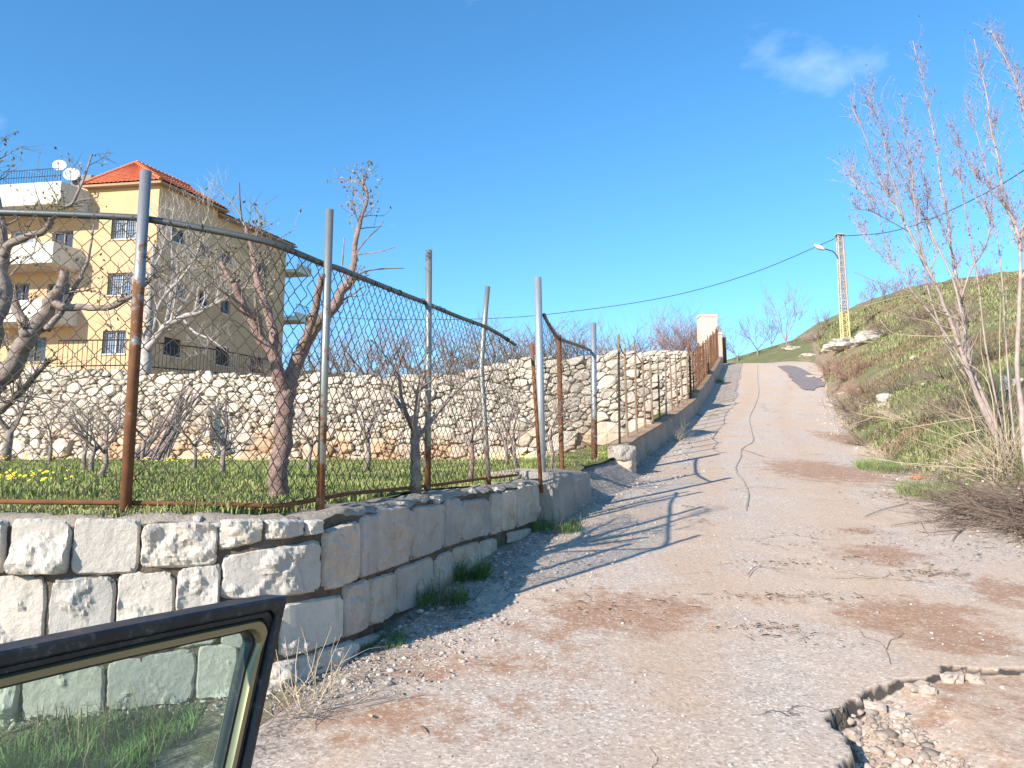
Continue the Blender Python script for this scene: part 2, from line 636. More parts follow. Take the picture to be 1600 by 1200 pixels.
    MAT['twig_far'] = simple("far_twig", (0.26, 0.185, 0.15), (0.17, 0.12, 0.10), 2, 0.9, 0)
    MAT['twig_red'] = simple("reddish_twig", (0.34, 0.195, 0.155), (0.22, 0.125, 0.10), 2, 0.9, 0)
    MAT['twig_pale'] = simple("dry_whip", (0.48, 0.39, 0.27), (0.34, 0.27, 0.18), 4, 0.85, 0)
    MAT['bud'] = simple("dark_bud", (0.24, 0.105, 0.10), (0.36, 0.20, 0.17), 20, 0.6, 0, island=0.4)
    MAT['leaf'] = simple("young_leaf", (0.24, 0.25, 0.08), (0.30, 0.23, 0.10), 9, 0.6, 0, island=0.45)
    MAT['grass'] = simple("lawn_grass", (0.185, 0.25, 0.06), (0.31, 0.30, 0.12), 1.6, 0.75, 0, island=0.45)
    MAT['grass_dark'] = simple("lush_grass", (0.075, 0.16, 0.035), (0.12, 0.19, 0.055), 3, 0.7, 0, island=0.45)
    MAT['grass_lush'] = simple("bank_lush_grass", (0.13, 0.205, 0.06), (0.23, 0.25, 0.10), 2.5, 0.75, 0, island=0.4)
    MAT['grass_dry'] = simple("dry_grass", (0.28, 0.215, 0.12), (0.17, 0.125, 0.07), 1.5, 0.85, 0, island=0.4)
    MAT['grass_hill'] = simple("hill_grass", (0.185, 0.22, 0.085), (0.32, 0.29, 0.145), 0.7, 0.8, 0, island=0.45)
    MAT['flower'] = simple("yellow_flower", (0.72, 0.58, 0.03), (0.80, 0.68, 0.06), 5, 0.6, 0)
    MAT['rock'] = simple("field_limestone", (0.56, 0.51, 0.44), (0.34, 0.30, 0.255), 4, 0.92, 0.9, 0.05, 14)
    MAT['pebble'] = simple("loose_gravel", (0.50, 0.45, 0.40), (0.33, 0.28, 0.24), 6, 0.92, 0.3, 0.005, island=0.35)
    MAT['pebble_hole'] = simple("rubble_stone", (0.40, 0.33, 0.27), (0.25, 0.20, 0.16), 8, 0.92, 0.6, 0.01, island=0.35)
    MAT['earth'] = simple("red_earth", (0.27, 0.165, 0.105), (0.37, 0.26, 0.18), 5, 0.95, 0.9, 0.03, 30)
    MAT['tar'] = simple("tar_seam", (0.28, 0.235, 0.195), (0.36, 0.30, 0.25), 9, 0.8, 0.4, 0.01)
    MAT['crack'] = simple("dirt_filled_crack", (0.20, 0.16, 0.13), (0.28, 0.23, 0.19), 30, 0.95, 0)
    MAT['debris'] = simple("leaf_litter", (0.24, 0.175, 0.12), (0.38, 0.28, 0.19), 12, 0.9, 0, island=0.4)
    MAT['patch'] = simple("dark_patch_surface", (0.20, 0.175, 0.165), (0.25, 0.215, 0.20), 5, 0.9, 0.5, 0.015, 40)
    MAT['litter'] = simple("orange_litter", (0.75, 0.22, 0.04), (0.62, 0.20, 0.06), 9, 0.6, 0.2)

    # ---- house
    m, nt, b = newmat("cream_render")
    h = NT(nt)
    c = h.mix(h.rng(h.noise(0.6, 8, 0.65), 0.35, 0.65), (0.68, 0.44, 0.25), (0.60, 0.385, 0.215))
    c = h.mix(h.rng(h.noise(2.5, 8, 0.7), 0.60, 0.74, 0, 0.35), c, (0.38, 0.27, 0.15))
    mp = h.n("ShaderNodeMapping")
    mp.inputs['Scale'].default_value = (1, 1, 0.10)
    h.link(h.pos, mp.inputs['Vector'])
    c = h.mix(h.rng(h.noise(2.6, 6, 0.65, vec=mp.outputs['Vector']), 0.54, 0.72, 0, 0.45), c, (0.40, 0.31, 0.21))
    h.link(c, b.inputs['Base Color'])
    b.inputs['Roughness'].default_value = 0.9
    b.inputs['Specular IOR Level'].default_value = 0.2
    h.link(h.bump(h.noise(6, 8, 0.7), 0.3, 0.03), b.inputs['Normal'])
    MAT['render'] = m
    MAT['white_render'] = simple("white_painted_render", (0.66, 0.62, 0.54), (0.56, 0.52, 0.44), 0.9, 0.85, 0.2, 0.02)
    MAT['pillar'] = simple("beige_pillar_render", (0.62, 0.52, 0.42), (0.54, 0.44, 0.35), 1.2, 0.88, 0.3, 0.02)
    MAT['tile'] = simple("red_roof_tile", (0.60, 0.20, 0.105), (0.50, 0.155, 0.08), 3, 0.8, 0.3, 0.02)
    MAT['glass_dark'] = simple("dark_pane", (0.035, 0.04, 0.05), (0.06, 0.065, 0.075), 0.8, 0.12, 0, spec=0.6)
    MAT['glass_sky'] = simple("bright_pane", (0.20, 0.24, 0.30), (0.30, 0.34, 0.40), 0.8, 0.10, 0, spec=0.8)
    MAT['iron'] = simple("black_iron", (0.035, 0.033, 0.032), (0.055, 0.05, 0.045), 4, 0.6, 0)
    MAT['white_metal'] = simple("white_painted_metal", (0.78, 0.78, 0.77), (0.70, 0.70, 0.69), 3, 0.5, 0)
    MAT['box_grey'] = simple("grey_roof_box", (0.26, 0.24, 0.235), (0.20, 0.185, 0.18), 2, 0.8, 0.2)

    # ---- pole
    MAT['pole'] = simple("weathered_lattice_steel", (0.44, 0.37, 0.31), (0.34, 0.27, 0.22), 3, 0.85, 0.3, 0.01)
    MAT['pole_yellow'] = simple("faded_yellow_paint", (0.58, 0.50, 0.21), (0.46, 0.40, 0.21), 3, 0.8, 0.3, 0.01)
    MAT['cable'] = simple("black_cable", (0.03, 0.03, 0.033), (0.04, 0.04, 0.04), 3, 0.6, 0)

    # ---- car door
    m, nt, b = newmat("champagne_paint")
    b.inputs['Base Color'].default_value = (0.30, 0.245, 0.135, 1)
    b.inputs['Metallic'].default_value = 0.55
    b.inputs['Roughness'].default_value = 0.33
    b.inputs['Coat Weight'].default_value = 0.6
    b.inputs['Coat Roughness'].default_value = 0.08
    MAT['paint'] = m
    m, nt, b = newmat("black_rubber")
    h = NT(nt)
    h.link(h.mix(h.rng(h.noise(20, 6, 0.6), 0.4, 0.7), (0.013, 0.014, 0.017), h.mix(h.rng(h.noise(70, 7, 0.75), 0.52, 0.66), (0.03, 0.03, 0.033), (0.16, 0.15, 0.13))), b.inputs['Base Color'])
    b.inputs['Roughness'].default_value = 0.42
    h.link(h.bump(h.noise(60, 5, 0.6), 0.12, 0.004), b.inputs['Normal'])
    MAT['rubber'] = m
    m, nt, b = newmat("door_glass")
    nt.nodes.remove(b)
    out = nt.nodes.get("Material Output")
    tr = nt.nodes.new("ShaderNodeBsdfTransparent")
    tr.inputs['Color'].default_value = (0.80, 0.89, 0.85, 1)
    gl = nt.nodes.new("ShaderNodeBsdfGlossy")
    gl.inputs['Roughness'].default_value = 0.02
    gl.inputs['Color'].default_value = (0.9, 1.0, 0.97, 1)
    lw_ = nt.nodes.new("ShaderNodeLayerWeight")
    pw = nt.nodes.new("ShaderNodeMath")
    pw.operation = 'POWER'
    pw.inputs[1].default_value = 4.0
    nt.links.new(lw_.outputs['Facing'], pw.inputs[0])
    fr = nt.nodes.new("ShaderNodeMath")
    fr.operation = 'MULTIPLY_ADD'
    fr.inputs[1].default_value = 0.9
    fr.inputs[2].default_value = 0.045
    nt.links.new(pw.outputs[0], fr.inputs[0])
    ms = nt.nodes.new("ShaderNodeMixShader")
    nt.links.new(fr.outputs[0], ms.inputs[0])
    nt.links.new(tr.outputs[0], ms.inputs[1])
    nt.links.new(gl.outputs[0], ms.inputs[2])
    hh_ = NT(nt)
    df = nt.nodes.new("ShaderNodeBsdfDiffuse")
    df.inputs['Color'].default_value = (0.62, 0.58, 0.50, 1)
    ds = nt.nodes.new("ShaderNodeMixShader")
    hh_.link(hh_.rng(hh_.noise(9, 8, 0.7), 0.35, 0.75, 0.015, 0.10), ds.inputs[0])
    nt.links.new(ms.outputs[0], ds.inputs[1])
    nt.links.new(df.outputs[0], ds.inputs[2])
    nt.links.new(ds.outputs[0], out.inputs['Surface'])
    MAT['glass'] = m


make_materials()

# ================================================================== SETTING
def fattr(ob, name, arr):
    a = ob.data.attributes.new(name, 'FLOAT', 'POINT')
    a.data.foreach_set("value", np.asarray(arr, dtype=np.float32).ravel())


def grid_faces(nr, nc):
    i, j = np.meshgrid(np.arange(nr - 1), np.arange(nc - 1), indexing='ij')
    a = (i * nc + j).ravel()
    return np.stack([a, a + 1, a + nc + 1, a + nc], axis=1)


def XL0(y):
    y = np.asarray(y, dtype=float)
    return np.where(y < 8.5, 0.31 + (y - 8.5) * 0.30, XL(y))


def vnoise(x, y, seed, scale):
    """cheap vectorised value noise"""
    r = np.random.RandomState(seed).rand(256, 256)
    X, Y = np.asarray(x) * scale + 100, np.asarray(y) * scale + 100
    xi, yi = np.floor(X).astype(int), np.floor(Y).astype(int)
    fx, fy = X - xi, Y - yi
    fx, fy = fx * fx * (3 - 2 * fx), fy * fy * (3 - 2 * fy)
    g = lambda a, b: r[a % 256, b % 256]
    return (g(xi, yi) * (1 - fx) + g(xi + 1, yi) * fx) * (1 - fy) + (g(xi, yi + 1) * (1 - fx) + g(xi + 1, yi + 1) * fx) * fy


def fbm(x, y, seed, scale, oct=4):
    t, a, s = 0, 0.5, scale
    for k in range(oct):
        t = t + a * (vnoise(x, y, seed + k, s) - 0.5)
        a *= 0.5
        s *= 2.1
    return t


def HG(x, y):
    """ground as built, with the small relief of the bank"""
    x, y = np.asarray(x, dtype=float), np.asarray(y, dtype=float)
    return H(x, y) + fbm(x, y, 5, 1.4, 4) * 0.16 * np.clip((x - XR(y)) / 1.2, 0, 1)


def gp(px, py, fn=HG, lo=1.5, hi=75):
    """point of the ground on a sight line"""
    a, b, c = ray(px, py)
    ys = np.arange(lo, hi, 0.05)
    d = (EYE + c / b * ys) - fn(a / b * ys, ys)
    idx = np.where(d < 0)[0]
    y = ys[idx[0]] if len(idx) else hi
    return Vector((a / b * y, y, float(fn(a / b * y, y))))


# ---- ground sheet
def build_ground():
    ys = np.concatenate([np.linspace(-40, -2, 12), np.arange(-1.5, 14, 0.2), np.arange(14, 70, 0.5), np.geomspace(70.5, 420, 22)])
    vin = np.array([0, 0.03, 0.2, 0.5, 0.8, 0.97, 1.0])
    right = np.concatenate([np.arange(0.12, 6, 0.15), np.arange(6.2, 34, 0.55), np.geomspace(35, 300, 14)])
    left = -np.concatenate([np.geomspace(200, 10, 10), np.arange(9, 1, -0.5), np.array([0.8, 0.55, 0.35, 0.2, 0.1])])
    rows = []
    A = []
    for y in ys:
        xl, xr = float(XL0(y)), float(XR(y))
        xs = np.concatenate([xl + left, xl + vin * (xr - xl), xr + right])
        z = H(xs, np.full_like(xs, y))
        nl = len(left)
        off = np.zeros_like(xs)
        drop = np.clip((y - 10.5) / 2.0, 0, 1)
        off[:nl] = -3.5 * drop * np.clip(-left / 0.5, 0, 1)
        if 0.6 < y < 46.5:
            off[nl + 1:nl + 6] = -0.25
            off[nl] = -0.02
            off[nl + 6] = -0.02
        z = z + off + fbm(xs, np.full_like(xs, y), 5, 1.4, 4) * 0.16 * np.clip((xs - xr) / 1.2, 0, 1) \
            + fbm(xs, np.full_like(xs, y), 15, 3.0, 3) * 0.05 * (xs < xl)
        rows.append(np.stack([xs, np.full_like(xs, y), z], 1))
        u = xs - xr
        green = np.clip(0.10 + u * 0.5, 0, 0.62)
        green = green + 0.25 * np.exp(-((u - 2.5) / 2.0) ** 2) * (y < 24) - 0.35 * np.exp(-((y - 46) / 5.0) ** 2) * np.clip(u / 2, 0, 1) * (u < 6)
        green = np.where(u < 0, np.where(y > 44, 0.65, 0.12), green)
        # foot of the low wall, left of the road: weeds
        green = np.where((xs < xl - 0.05) & (y < 9), 0.32 + 0.35 * np.clip((-1.0 - xs) / 1.0, 0, 1), green)
        grav = np.where((u > -0.3) & (u < 0.55), 0.42, 0.0) + np.where(xs < xl + 0.3, 0.55, 0)
        A.append((green, grav))
    P = np.concatenate(rows)
    nc = len(rows[0])
    ob = npmesh("ground", P, grid_faces(len(rows), nc), MAT['ground'], smooth=True)
    ob["kind"] = "structure"
    fattr(ob, "green", np.concatenate([a[0] for a in A]))
    fattr(ob, "gravel", np.concatenate([a[1] for a in A]))
    return ob


build_ground()

# ---- road sheet with its broken edge
HOLE = [(1.10, 1.6), (1.30, 3.0), (1.38, 3.36), (1.47, 3.60), (1.43, 3.74), (1.55, 3.90), (1.76, 3.99), (1.84, 4.17), (2.02, 4.30), (2.2, 4.29), (2.41, 4.45), (2.62, 4.37),
        (2.95, 4.46), (3.5, 4.40), (3.9, 4.30), (4.1, 3.6), (3.8, 1.6)]


def sdf_poly(x, y, poly):
    d = np.full(x.shape, 1e9)
    inside = np.zeros(x.shape, dtype=bool)
    n = len(poly)
    for i in range(n):
        ax, ay = poly[i]
        bx, by = poly[(i + 1) % n]
        ex, ey = bx - ax, by - ay
        t = np.clip(((x - ax) * ex + (y - ay) * ey) / (ex * ex + ey * ey), 0, 1)
        d = np.minimum(d, np.hypot(x - ax - t * ex, y - ay - t * ey))
        c = ((ay > y) != (by > y)) & (x < (bx - ax) * (y - ay) / (by - ay + 1e-12) + ax)
        inside ^= c
    return np.where(inside, -d, d)


def hole_depth(x, y):
    jx = fbm(x, y, 31, 4.0, 4) * 0.16 + fbm(x, y, 33, 9.0, 3) * 0.05
    jy = fbm(x, y, 41, 4.0, 4) * 0.16 + fbm(x, y, 43, 9.0, 3) * 0.05
    d = sdf_poly(x + jx, y + jy, HOLE)
    m = np.clip(-d / 0.022, 0, 1)
    fade = np.clip((2.3 - x) / 0.7, 0.22, 1)
    return m * fade, d


def road_z(x, y):
    m, d = hole_depth(np.asarray(x, float), np.asarray(y, float))
    z = H(x, y) + 0.012 + 0.03 * fbm(x, y, 51, 0.6, 3) + 0.012 * fbm(x, y, 52, 4.0, 3)
    return z - m * (0.115 + 0.07 * fbm(x, y, 61, 5.0, 3))


DIRT = [(975, 958, 0.58, 0.50, 0.62), (900, 985, 0.30, 0.3, 0.5), (1375, 868, 0.42, 0.42, 0.62), (1345, 832, 0.30, 0.22, 0.55), (1425, 968, 0.55, 0.42, 0.62), (1500, 1000, 0.40, 0.35, 0.60),
        (1290, 738, 1.0, 1.7, 0.64), (1330, 690, 0.45, 2.2, 0.66), (1590, 930, 0.35, 0.5, 0.6), (1385, 775, 0.4, 0.5, 0.4), (1090, 905, 0.4, 0.4, 0.3), (1225, 940, 0.5, 0.22, 0.42),
        (720, 1050, 0.9, 0.34, 0.47), (600, 1130, 0.6, 0.35, 0.48), (850, 985, 0.45, 0.5, 0.44), (780, 1120, 0.5, 0.3, 0.42), (1190, 985, 0.25, 0.10, 0.40), (1330, 640, 0.35, 1.5, 0.5), (960, 850, 0.5, 0.6, 0.36)]


def build_road():
    ys = np.concatenate([np.arange(0.7, 2.6, 0.1), np.arange(2.6, 4.9, 0.018), np.arange(4.9, 12, 0.06), np.arange(12, 47.0, 0.25)])
    v = np.concatenate([np.linspace(-0.02, 0.44, 40)[:-1], np.linspace(0.44, 1.03, 170)])
    rows = []
    for y in ys:
        xl, xr = float(XL0(y)), float(XR(y))
        if y > 41.5:                       # the road swings left behind the gate pillars
            t = min(1.0, (y - 41.5) / 5.0)
            xl -= 9 * t * t
            xr -= 4.5 * t * t
        xs = xl + v * (xr - xl)
        # ragged right edge
        e = 0.30 * float(fbm(np.array([0.0]), np.array([y]), 71, 0.9, 4)[0])
        xs = xs + np.clip((v - 0.8) / 0.2, 0, 1) * e
        rows.append(np.stack([xs, np.full_like(xs, y), np.zeros_like(xs)], 1))
    P = np.concatenate(rows)
    x, y = P[:, 0], P[:, 1]
    hm, d = hole_depth(x, y)
    P[:, 2] = road_z(x, y)
    V = np.tile(v, len(rows))
    P[:, 2] -= 0.05 * np.clip((V - 1.0) / 0.03, 0, 1) + 0.05 * np.clip((-V) / 0.02, 0, 1)
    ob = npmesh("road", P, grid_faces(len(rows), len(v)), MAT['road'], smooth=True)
    ob["kind"] = "structure"
    dirt = np.zeros(len(P))
    for px, py, rx, ry, s in DIRT:
        c = gp(px, py)
        q = ((x - c.x) / rx) ** 2 + ((y - c.y) / ry) ** 2
        dirt = np.maximum(dirt, s * np.exp(-q * 0.55) * 1.25)
    dirt = np.where(hm > 0.02, 0.0, dirt)
    dirt = np.where(d < -0.045, 0.44 + 0.6 * fbm(x, y, 37, 1.6, 3), dirt)
    dirt = np.maximum(dirt, np.clip((V - 0.93) / 0.1, 0, 1) * 0.55 * (y > 8))
    grav = np.clip((0.95 + 0.25 * fbm(x, y, 81, 0.8, 3) - (x - XL0(y))) / 0.9, 0, 1) * 0.75 * np.clip((24 - y) / 8, 0.35, 1)
    grav = np.maximum(grav, 0.5 * np.clip((V - 0.97) / 0.05, 0, 1) * (y < 8))
    fattr(ob, "dirt", dirt)
    fattr(ob, "broken", ((hm > 0.02) & (d > -0.035)).astype(float))  # mask of the hole's lip, where the overhang shadow is coloured in
    fattr(ob, "gravel", grav)
    tr_ = np.exp(-((V - 0.30 - 0.05 * np.sin(y * 0.25)) / 0.10) ** 2) + 0.9 * np.exp(-((V - 0.66 + 0.04 * np.sin(y * 0.3)) / 0.09) ** 2)
    fattr(ob, "track", tr_)
    return ob


road = build_road()


def strip_on_road(name, pix, w, mat, dz=0.010, parent=road):
    pts = [gp(px, py) for px, py in pix]
    pts = smoothpath(pts, 10)
    rnd = random.Random(7)
    L, Rr = [], []
    for i, p in enumerate(pts):
        t = (pts[min(i + 1, len(pts) - 1)] - pts[max(i - 1, 0)]).normalized()
        n = Vector((t.y, -t.x, 0)).normalized()
        ww = w * rnd.uniform(0.55, 1.25)
        j = rnd.uniform(-0.5, 0.5) * w
        for s, lst in ((-1, L), (1, Rr)):
            q = p + n * (s * ww + j)
            lst.append((q.x, q.y, float(road_z(np.array([q.x]), np.array([q.y]))[0]) + dz))
    mb = MB()
    mb.grid([L, Rr])
    return mb.build(name, mat, parent)


strip_on_road("tar_seam", [(1184, 572), (1184, 592), (1186, 612), (1181, 632), (1172, 652), (1174, 672), (1177, 690), (1160, 702), (1158, 716)], 0.014, MAT['tar'])
strip_on_road("tar_seam", [(1158, 716), (1150, 735), (1163, 755), (1170, 775), (1166, 800)], 0.010, MAT['tar'])
strip_on_road("tar_seam", [(1158, 704), (1176, 709), (1195, 716)], 0.02, MAT['tar'])


for pix_, w_ in (([(1338, 984), (1346, 994), (1352, 1000), (1368, 1006), (1378, 1012), (1384, 1022), (1388, 1030), (1392, 1046)], 0.0032), ([(1412, 992), (1404, 1002), (1392, 1008), (1386, 1022)], 0.0028)):
    strip_on_road("crack", pix_, w_, MAT['crack'], 0.006)


def build_patch():  # darker sheet laid just above the far road surface
    pix = [(1214, 573), (1240, 573), (1258, 580), (1276, 590), (1291, 601), (1276, 606), (1270, 611), (1254, 609), (1246, 602), (1238, 594), (1230, 584)]
    pts = [gp(px, py) for px, py in pix]
    c = sum(pts, Vector((0, 0, 0))) / len(pts)
    mb = MB()
    ring = smoothpath(pts + [pts[0]], 6)[:-1]
    rr = random.Random(3)
    fr = []
    for q in ring:
        q = q + (q - c).normalized() * rr.uniform(-0.15, 0.15)
        fr.append(q)
    rows = []
    for k in range(7):
        t = k / 6
        rows.append([])
        for q in fr + [fr[0]]:
            p = c.lerp(q, t)
            rows[-1].append((p.x, p.y, float(road_z(np.array([p.x]), np.array([p.y]))[0]) + 0.03))
    mb.grid(rows)
    mb.build("asphalt_patch", MAT['patch'], road, smooth=True)


build_patch()

# ---- orchard lawn
def build_lawn():
    ys = np.concatenate([np.arange(3.3, 12, 0.14), np.arange(12, 46, 0.4)])
    v = np.concatenate([np.linspace(0, 0.35, 46)[:-1], np.linspace(0.35, 1, 40)])
    rows = []
    for y in ys:
        x1 = float(XL(y)) - 0.16 - (0.10 if y < 8.5 else 0)
        xs = x1 - v * (34 + x1 + 10)
        z = HL(xs, np.full_like(xs, y)) + fbm(xs, np.full_like(xs, y), 91, 1.1, 4) * 0.10
        if y < 4.2:
            z = z - 0.0
        rows.append(np.stack([xs, np.full_like(xs, y), z], 1))
    ob = npmesh("lawn", np.concatenate(rows), grid_faces(len(rows), len(v)), MAT['lawn'], smooth=True)
    ob["kind"] = "structure"


build_lawn()

# ------------------------------------------------------------------ low wall of rough blocks
_wp = smoothpath([Vector((x, y, 0)) for x, y in WP], 8)
W_S = [0.0]
for i in range(1, len(_wp)):
    W_S.append(W_S[-1] + (_wp[i] - _wp[i - 1]).length)
W_S = np.array(W_S)
W_X = np.array([p.x for p in _wp])
W_Y = np.array([p.y for p in _wp])


def wpt(s):
    return float(np.interp(s, W_S, W_X)), float(np.interp(s, W_S, W_Y))


def wnorm(s):
    x0, y0 = wpt(s - 0.12)
    x1, y1 = wpt(s + 0.12)
    if abs(x1 - x0) + abs(y1 - y0) < 1e-6:
        return Vector((0, -1, 0))
    t = Vector((x1 - x0, y1 - y0, 0)).normalized()
    return Vector((t.y, -t.x, 0))


def wp3(s, z, d):
    x, y = wpt(s)
    n = wnorm(s)
    return Vector((x + n.x * d, y + n.y * d, z))


def onwall(px, py):
    """(s, z) where the sight line meets the wall face"""
    a, b, c = ray(px, py)
    g = a / b * W_Y - W_X
    s = None
    for i in range(len(g) - 1):
        if g[i] >= 0 > g[i + 1] or (g[i] > 0 >= g[i + 1]):
            t = g[i] / (g[i] - g[i + 1])
            s = W_S[i] + t * (W_S[i + 1] - W_S[i])
            y = W_Y[i] + t * (W_Y[i + 1] - W_Y[i])
            break
    if s is None:
        if g[0] < 0:
            s, y = W_S[0], W_Y[0]
        else:
            s, y = W_S[-1], W_Y[-1]
    return s, EYE + c / b * y


_top_px = [(-260, 806), (0, 805), (200, 804), (340, 805), (470, 808), (540, 797), (590, 788), (644, 780), (700, 770), (766, 761), (810, 755), (846, 749)]
_tops = [onwall(px, py) for px, py in _top_px]
TOP_S = np.array([t[0] for t in _tops])
TOP_Z = np.array([t[1] for t in _tops])
SMAX = float(W_S[-1])


def ztop(s):
    return float(np.interp(s, TOP_S, TOP_Z))


low_wall = thing("block_wall", (wpt(SMAX * 0.5)[0], wpt(SMAX * 0.5)[1], 0.5), "low retaining wall of big rough grey limestone blocks curving along the road", "wall")


def build_low_wall():
    rnd = random.Random(11)
    # core: face slightly behind the blocks, capped by a lumpy mortar bed
    mb = MB()
    ss = np.arange(0.0, SMAX + 0.001, 0.045)
    prof = []
    for s in ss:
        zt = ztop(s)
        x, y = wpt(s)
        zb = 0.13 * y - 0.45
        row = []
        for d, z in ((-0.040, zb), (-0.036, zb + (zt - zb) * 0.5), (-0.034, zt - 0.10), (-0.024, zt - 0.045), (-0.055, zt - 0.008), (-0.14, zt), (-0.26, zt - 0.004), (-0.40, zt - 0.01), (-0.46, zt - 0.3), (-0.46, zb)):
            k = 0.03 if d > -0.2 else 0.018
            if z > zb + 0.01:
                z += noise.fractal(Vector((s * 5, d * 9, z * 5 + 3)), 1.0, 2.0, 4) * k
                d += noise.fractal(Vector((s * 6 + 9, d * 9, z * 6)), 1.0, 2.0, 4) * k
            row.append(wp3(s, z, d))
        prof.append(row)
    mb.grid([r[:4] for r in prof])
    mb.build("joint_core", MAT['joint_dark'], low_wall, smooth=True)
    mb = MB()
    mb.grid([r[3:] for r in prof])
    mb.add(prof[-1], [tuple(range(len(prof[-1])))])
    mb.build("mortar_cap", MAT['mortar'], low_wall, smooth=True)

    # blocks: (x_left, x_right, y_top_left, y_top_right, y_bottom_left, y_bottom_right), read off the face
    B = [(-250, -140, 812, 812, 900, 900), (-138, -95, 812, 812, 900, 900), (-92, 6, 812, 812, 896, 898),
         (11, 108, 811, 811, 899, 899), (110, 217, 810, 812, 899, 898), (219, 339, 816, 815, 890, 884), (341, 412, 812, 810, 862, 848),
         (414, 478, 812, 811, 846, 838), (345, 506, 866, 842, 937, 928), (480, 507, 813, 811, 838, 834), (507, 566, 826, 812, 926, 906), (567, 594, 806, 802, 905, 896), (592, 644, 795, 788, 896, 879),
         (645, 697, 792, 785, 879, 857), (698, 723, 779, 777, 856, 849), (724, 766, 782, 778, 848, 837), (767, 784, 772, 770, 837, 832), (785, 808, 767, 764, 832, 826), (809, 847, 760, 756, 826, 811),
         (-250, -150, 902, 902, 1036, 1036), (-148, -40, 902, 902, 1036, 1036), (-38, 69, 901, 901, 1036, 1036), (72, 176, 902, 901, 1034, 1033), (179, 271, 896, 893, 1030, 1020), (273, 343, 890, 880, 1016, 1006),
         (345, 435, 940, 934, 1008, 1030), (438, 540, 943, 929, 1034, 1000), (541, 580, 914, 903, 998, 983), (581, 622, 906, 893, 981, 962), (623, 680, 889, 868, 961, 940), (681, 711, 871, 858, 938, 920),
         (712, 753, 856, 845, 912, 888), (754, 778, 845, 840, 886, 866), (796, 832, 832, 824, 850, 841),
         (-240, -120, 1040, 1040, 1140, 1140), (-118, -40, 1040, 1040, 1140, 1140), (-36, 27, 1040, 1039, 1138, 1136), (31, 161, 1038, 1036, 1132, 1128), (164, 304, 1033, 1012, 1114, 1100), (306, 372, 1010, 1008, 1096, 1090),
         (374, 414, 1012, 1022, 1090, 1084), (412, 496, 1040, 1018, 1090, 1066), (497, 558, 1016, 998, 1060, 1036), (560, 606, 1000, 984, 1030, 1004)]
    for i, (xl, xr, ytl, ytr, ybl, ybr) in enumerate(B):
        cs = [onwall(xl, ytl), onwall(xr, ytr), onwall(xr, ybr), onwall(xl, ybl)]
        if cs[1][0] - cs[0][0] < 0.02:
            continue
        s0 = (cs[0][0] + cs[3][0]) / 2
        s1 = (cs[1][0] + cs[2][0]) / 2
        w = s1 - s0
        hgt = ((cs[0][1] - cs[3][1]) + (cs[1][1] - cs[2][1])) / 2
        nu = max(12, min(48, int(w / 0.0115)))
        nv = max(10, min(44, int(hgt / 0.0115)))
        sd_ = i * 7.31
        flat = 0.55 if xl > 500 else 1.0
        planes = []
        for _ in range(11):
            planes.append((rnd.uniform(-1, 1), rnd.uniform(-1, 1), rnd.uniform(0.028, 0.062), rnd.gauss(0, 0.30) * flat, rnd.gauss(0, 0.30) * flat))
        rr = 0.05
        P = []
        for a in range(nu + 1):
            row = []
            u = a / nu
            for bb in range(nv + 1):
                v = bb / nv
                uu, vv = u * 2 - 1, v * 2 - 1
                e = max(abs(uu), abs(vv))
                q = (abs(uu) ** 9 + abs(vv) ** 9) ** (1 / 9)
                k = e / q if q > 1e-6 else 1
                jit = 0.040 * noise.noise(Vector((uu * 1.6 + sd_, vv * 1.6, sd_))) + 0.024 * noise.noise(Vector((uu * 5 + sd_, vv * 5, sd_ + 4))) + 0.016 * noise.noise(Vector((uu * 13 + sd_, vv * 13, sd_ + 9)))
                uu2, vv2 = uu * k * (1.0 + jit), vv * k * (1.0 + jit * 1.2)
                s = s0 + (uu2 + 1) / 2 * w
                tu = (uu2 + 1) / 2
                zt_ = cs[0][1] + (cs[1][1] - cs[0][1]) * tu
                zb_ = cs[3][1] + (cs[2][1] - cs[3][1]) * tu
                z = zb_ + (zt_ - zb_) * (vv2 + 1) / 2
                edge = max(0.0, min(1.0, (1 - q * 0.999) / rr))
                dome = math.sqrt(max(0.0, 1 - (1 - edge) ** 2))
                p = Vector((s * 3.2 + sd_, z * 3.2, sd_ * 0.3))
                face_ = min(h0 + gx * (uu - cx) * w * 0.5 + gy * (vv - cy) * hgt * 0.5 for cx, cy, h0, gx, gy in planes)
                rg = noise.ridged_multi_fractal(p * 2.2, 1.0, 2.1, 5, 1.0, 2.0)
                fb = noise.fractal(p * 3.4, 0.8, 2.0, 5)
                tb = noise.turbulence(p * 0.9, 4, True, noise_basis='PERLIN_ORIGINAL', amplitude_scale=0.55, frequency_scale=2.1)
                rk = 0.30 + 0.70 * flat
                body = max(0.004, 0.45 * face_ + rk * (0.072 * tb - 0.028 + 0.010 * (rg - 1.0) + 0.018 * fb) + 0.012)
                d = -0.034 + dome * 0.022 + dome * body
                row.append(wp3(s, z, d))
            P.append(row)
        mbk = MB()
        mbk.grid(P)
        tri = [tuple(reversed(f)) for f in mbk.f]
        mbk.f = tri
        mbk.build("stone_block", MAT['block'] if xl < 500 else MAT['block_beige'], low_wall, smooth=False)
    # small chinking stones set in the joints
    for i in range(16):
        s = rnd.uniform(SMAX * 0.45, SMAX * 0.98)
        z = ztop(s) - rnd.choice([0.02, 0.03, 0.05])
        c = wp3(s, z, -0.03)
        mbk = MB()
        rock_into(mbk, c, (rnd.uniform(0.02, 0.05), rnd.uniform(0.02, 0.03), rnd.uniform(0.012, 0.025)), i * 3.3, 1)
        mbk.build("chink_stone", MAT['block'], low_wall, smooth=False)


_ico = None


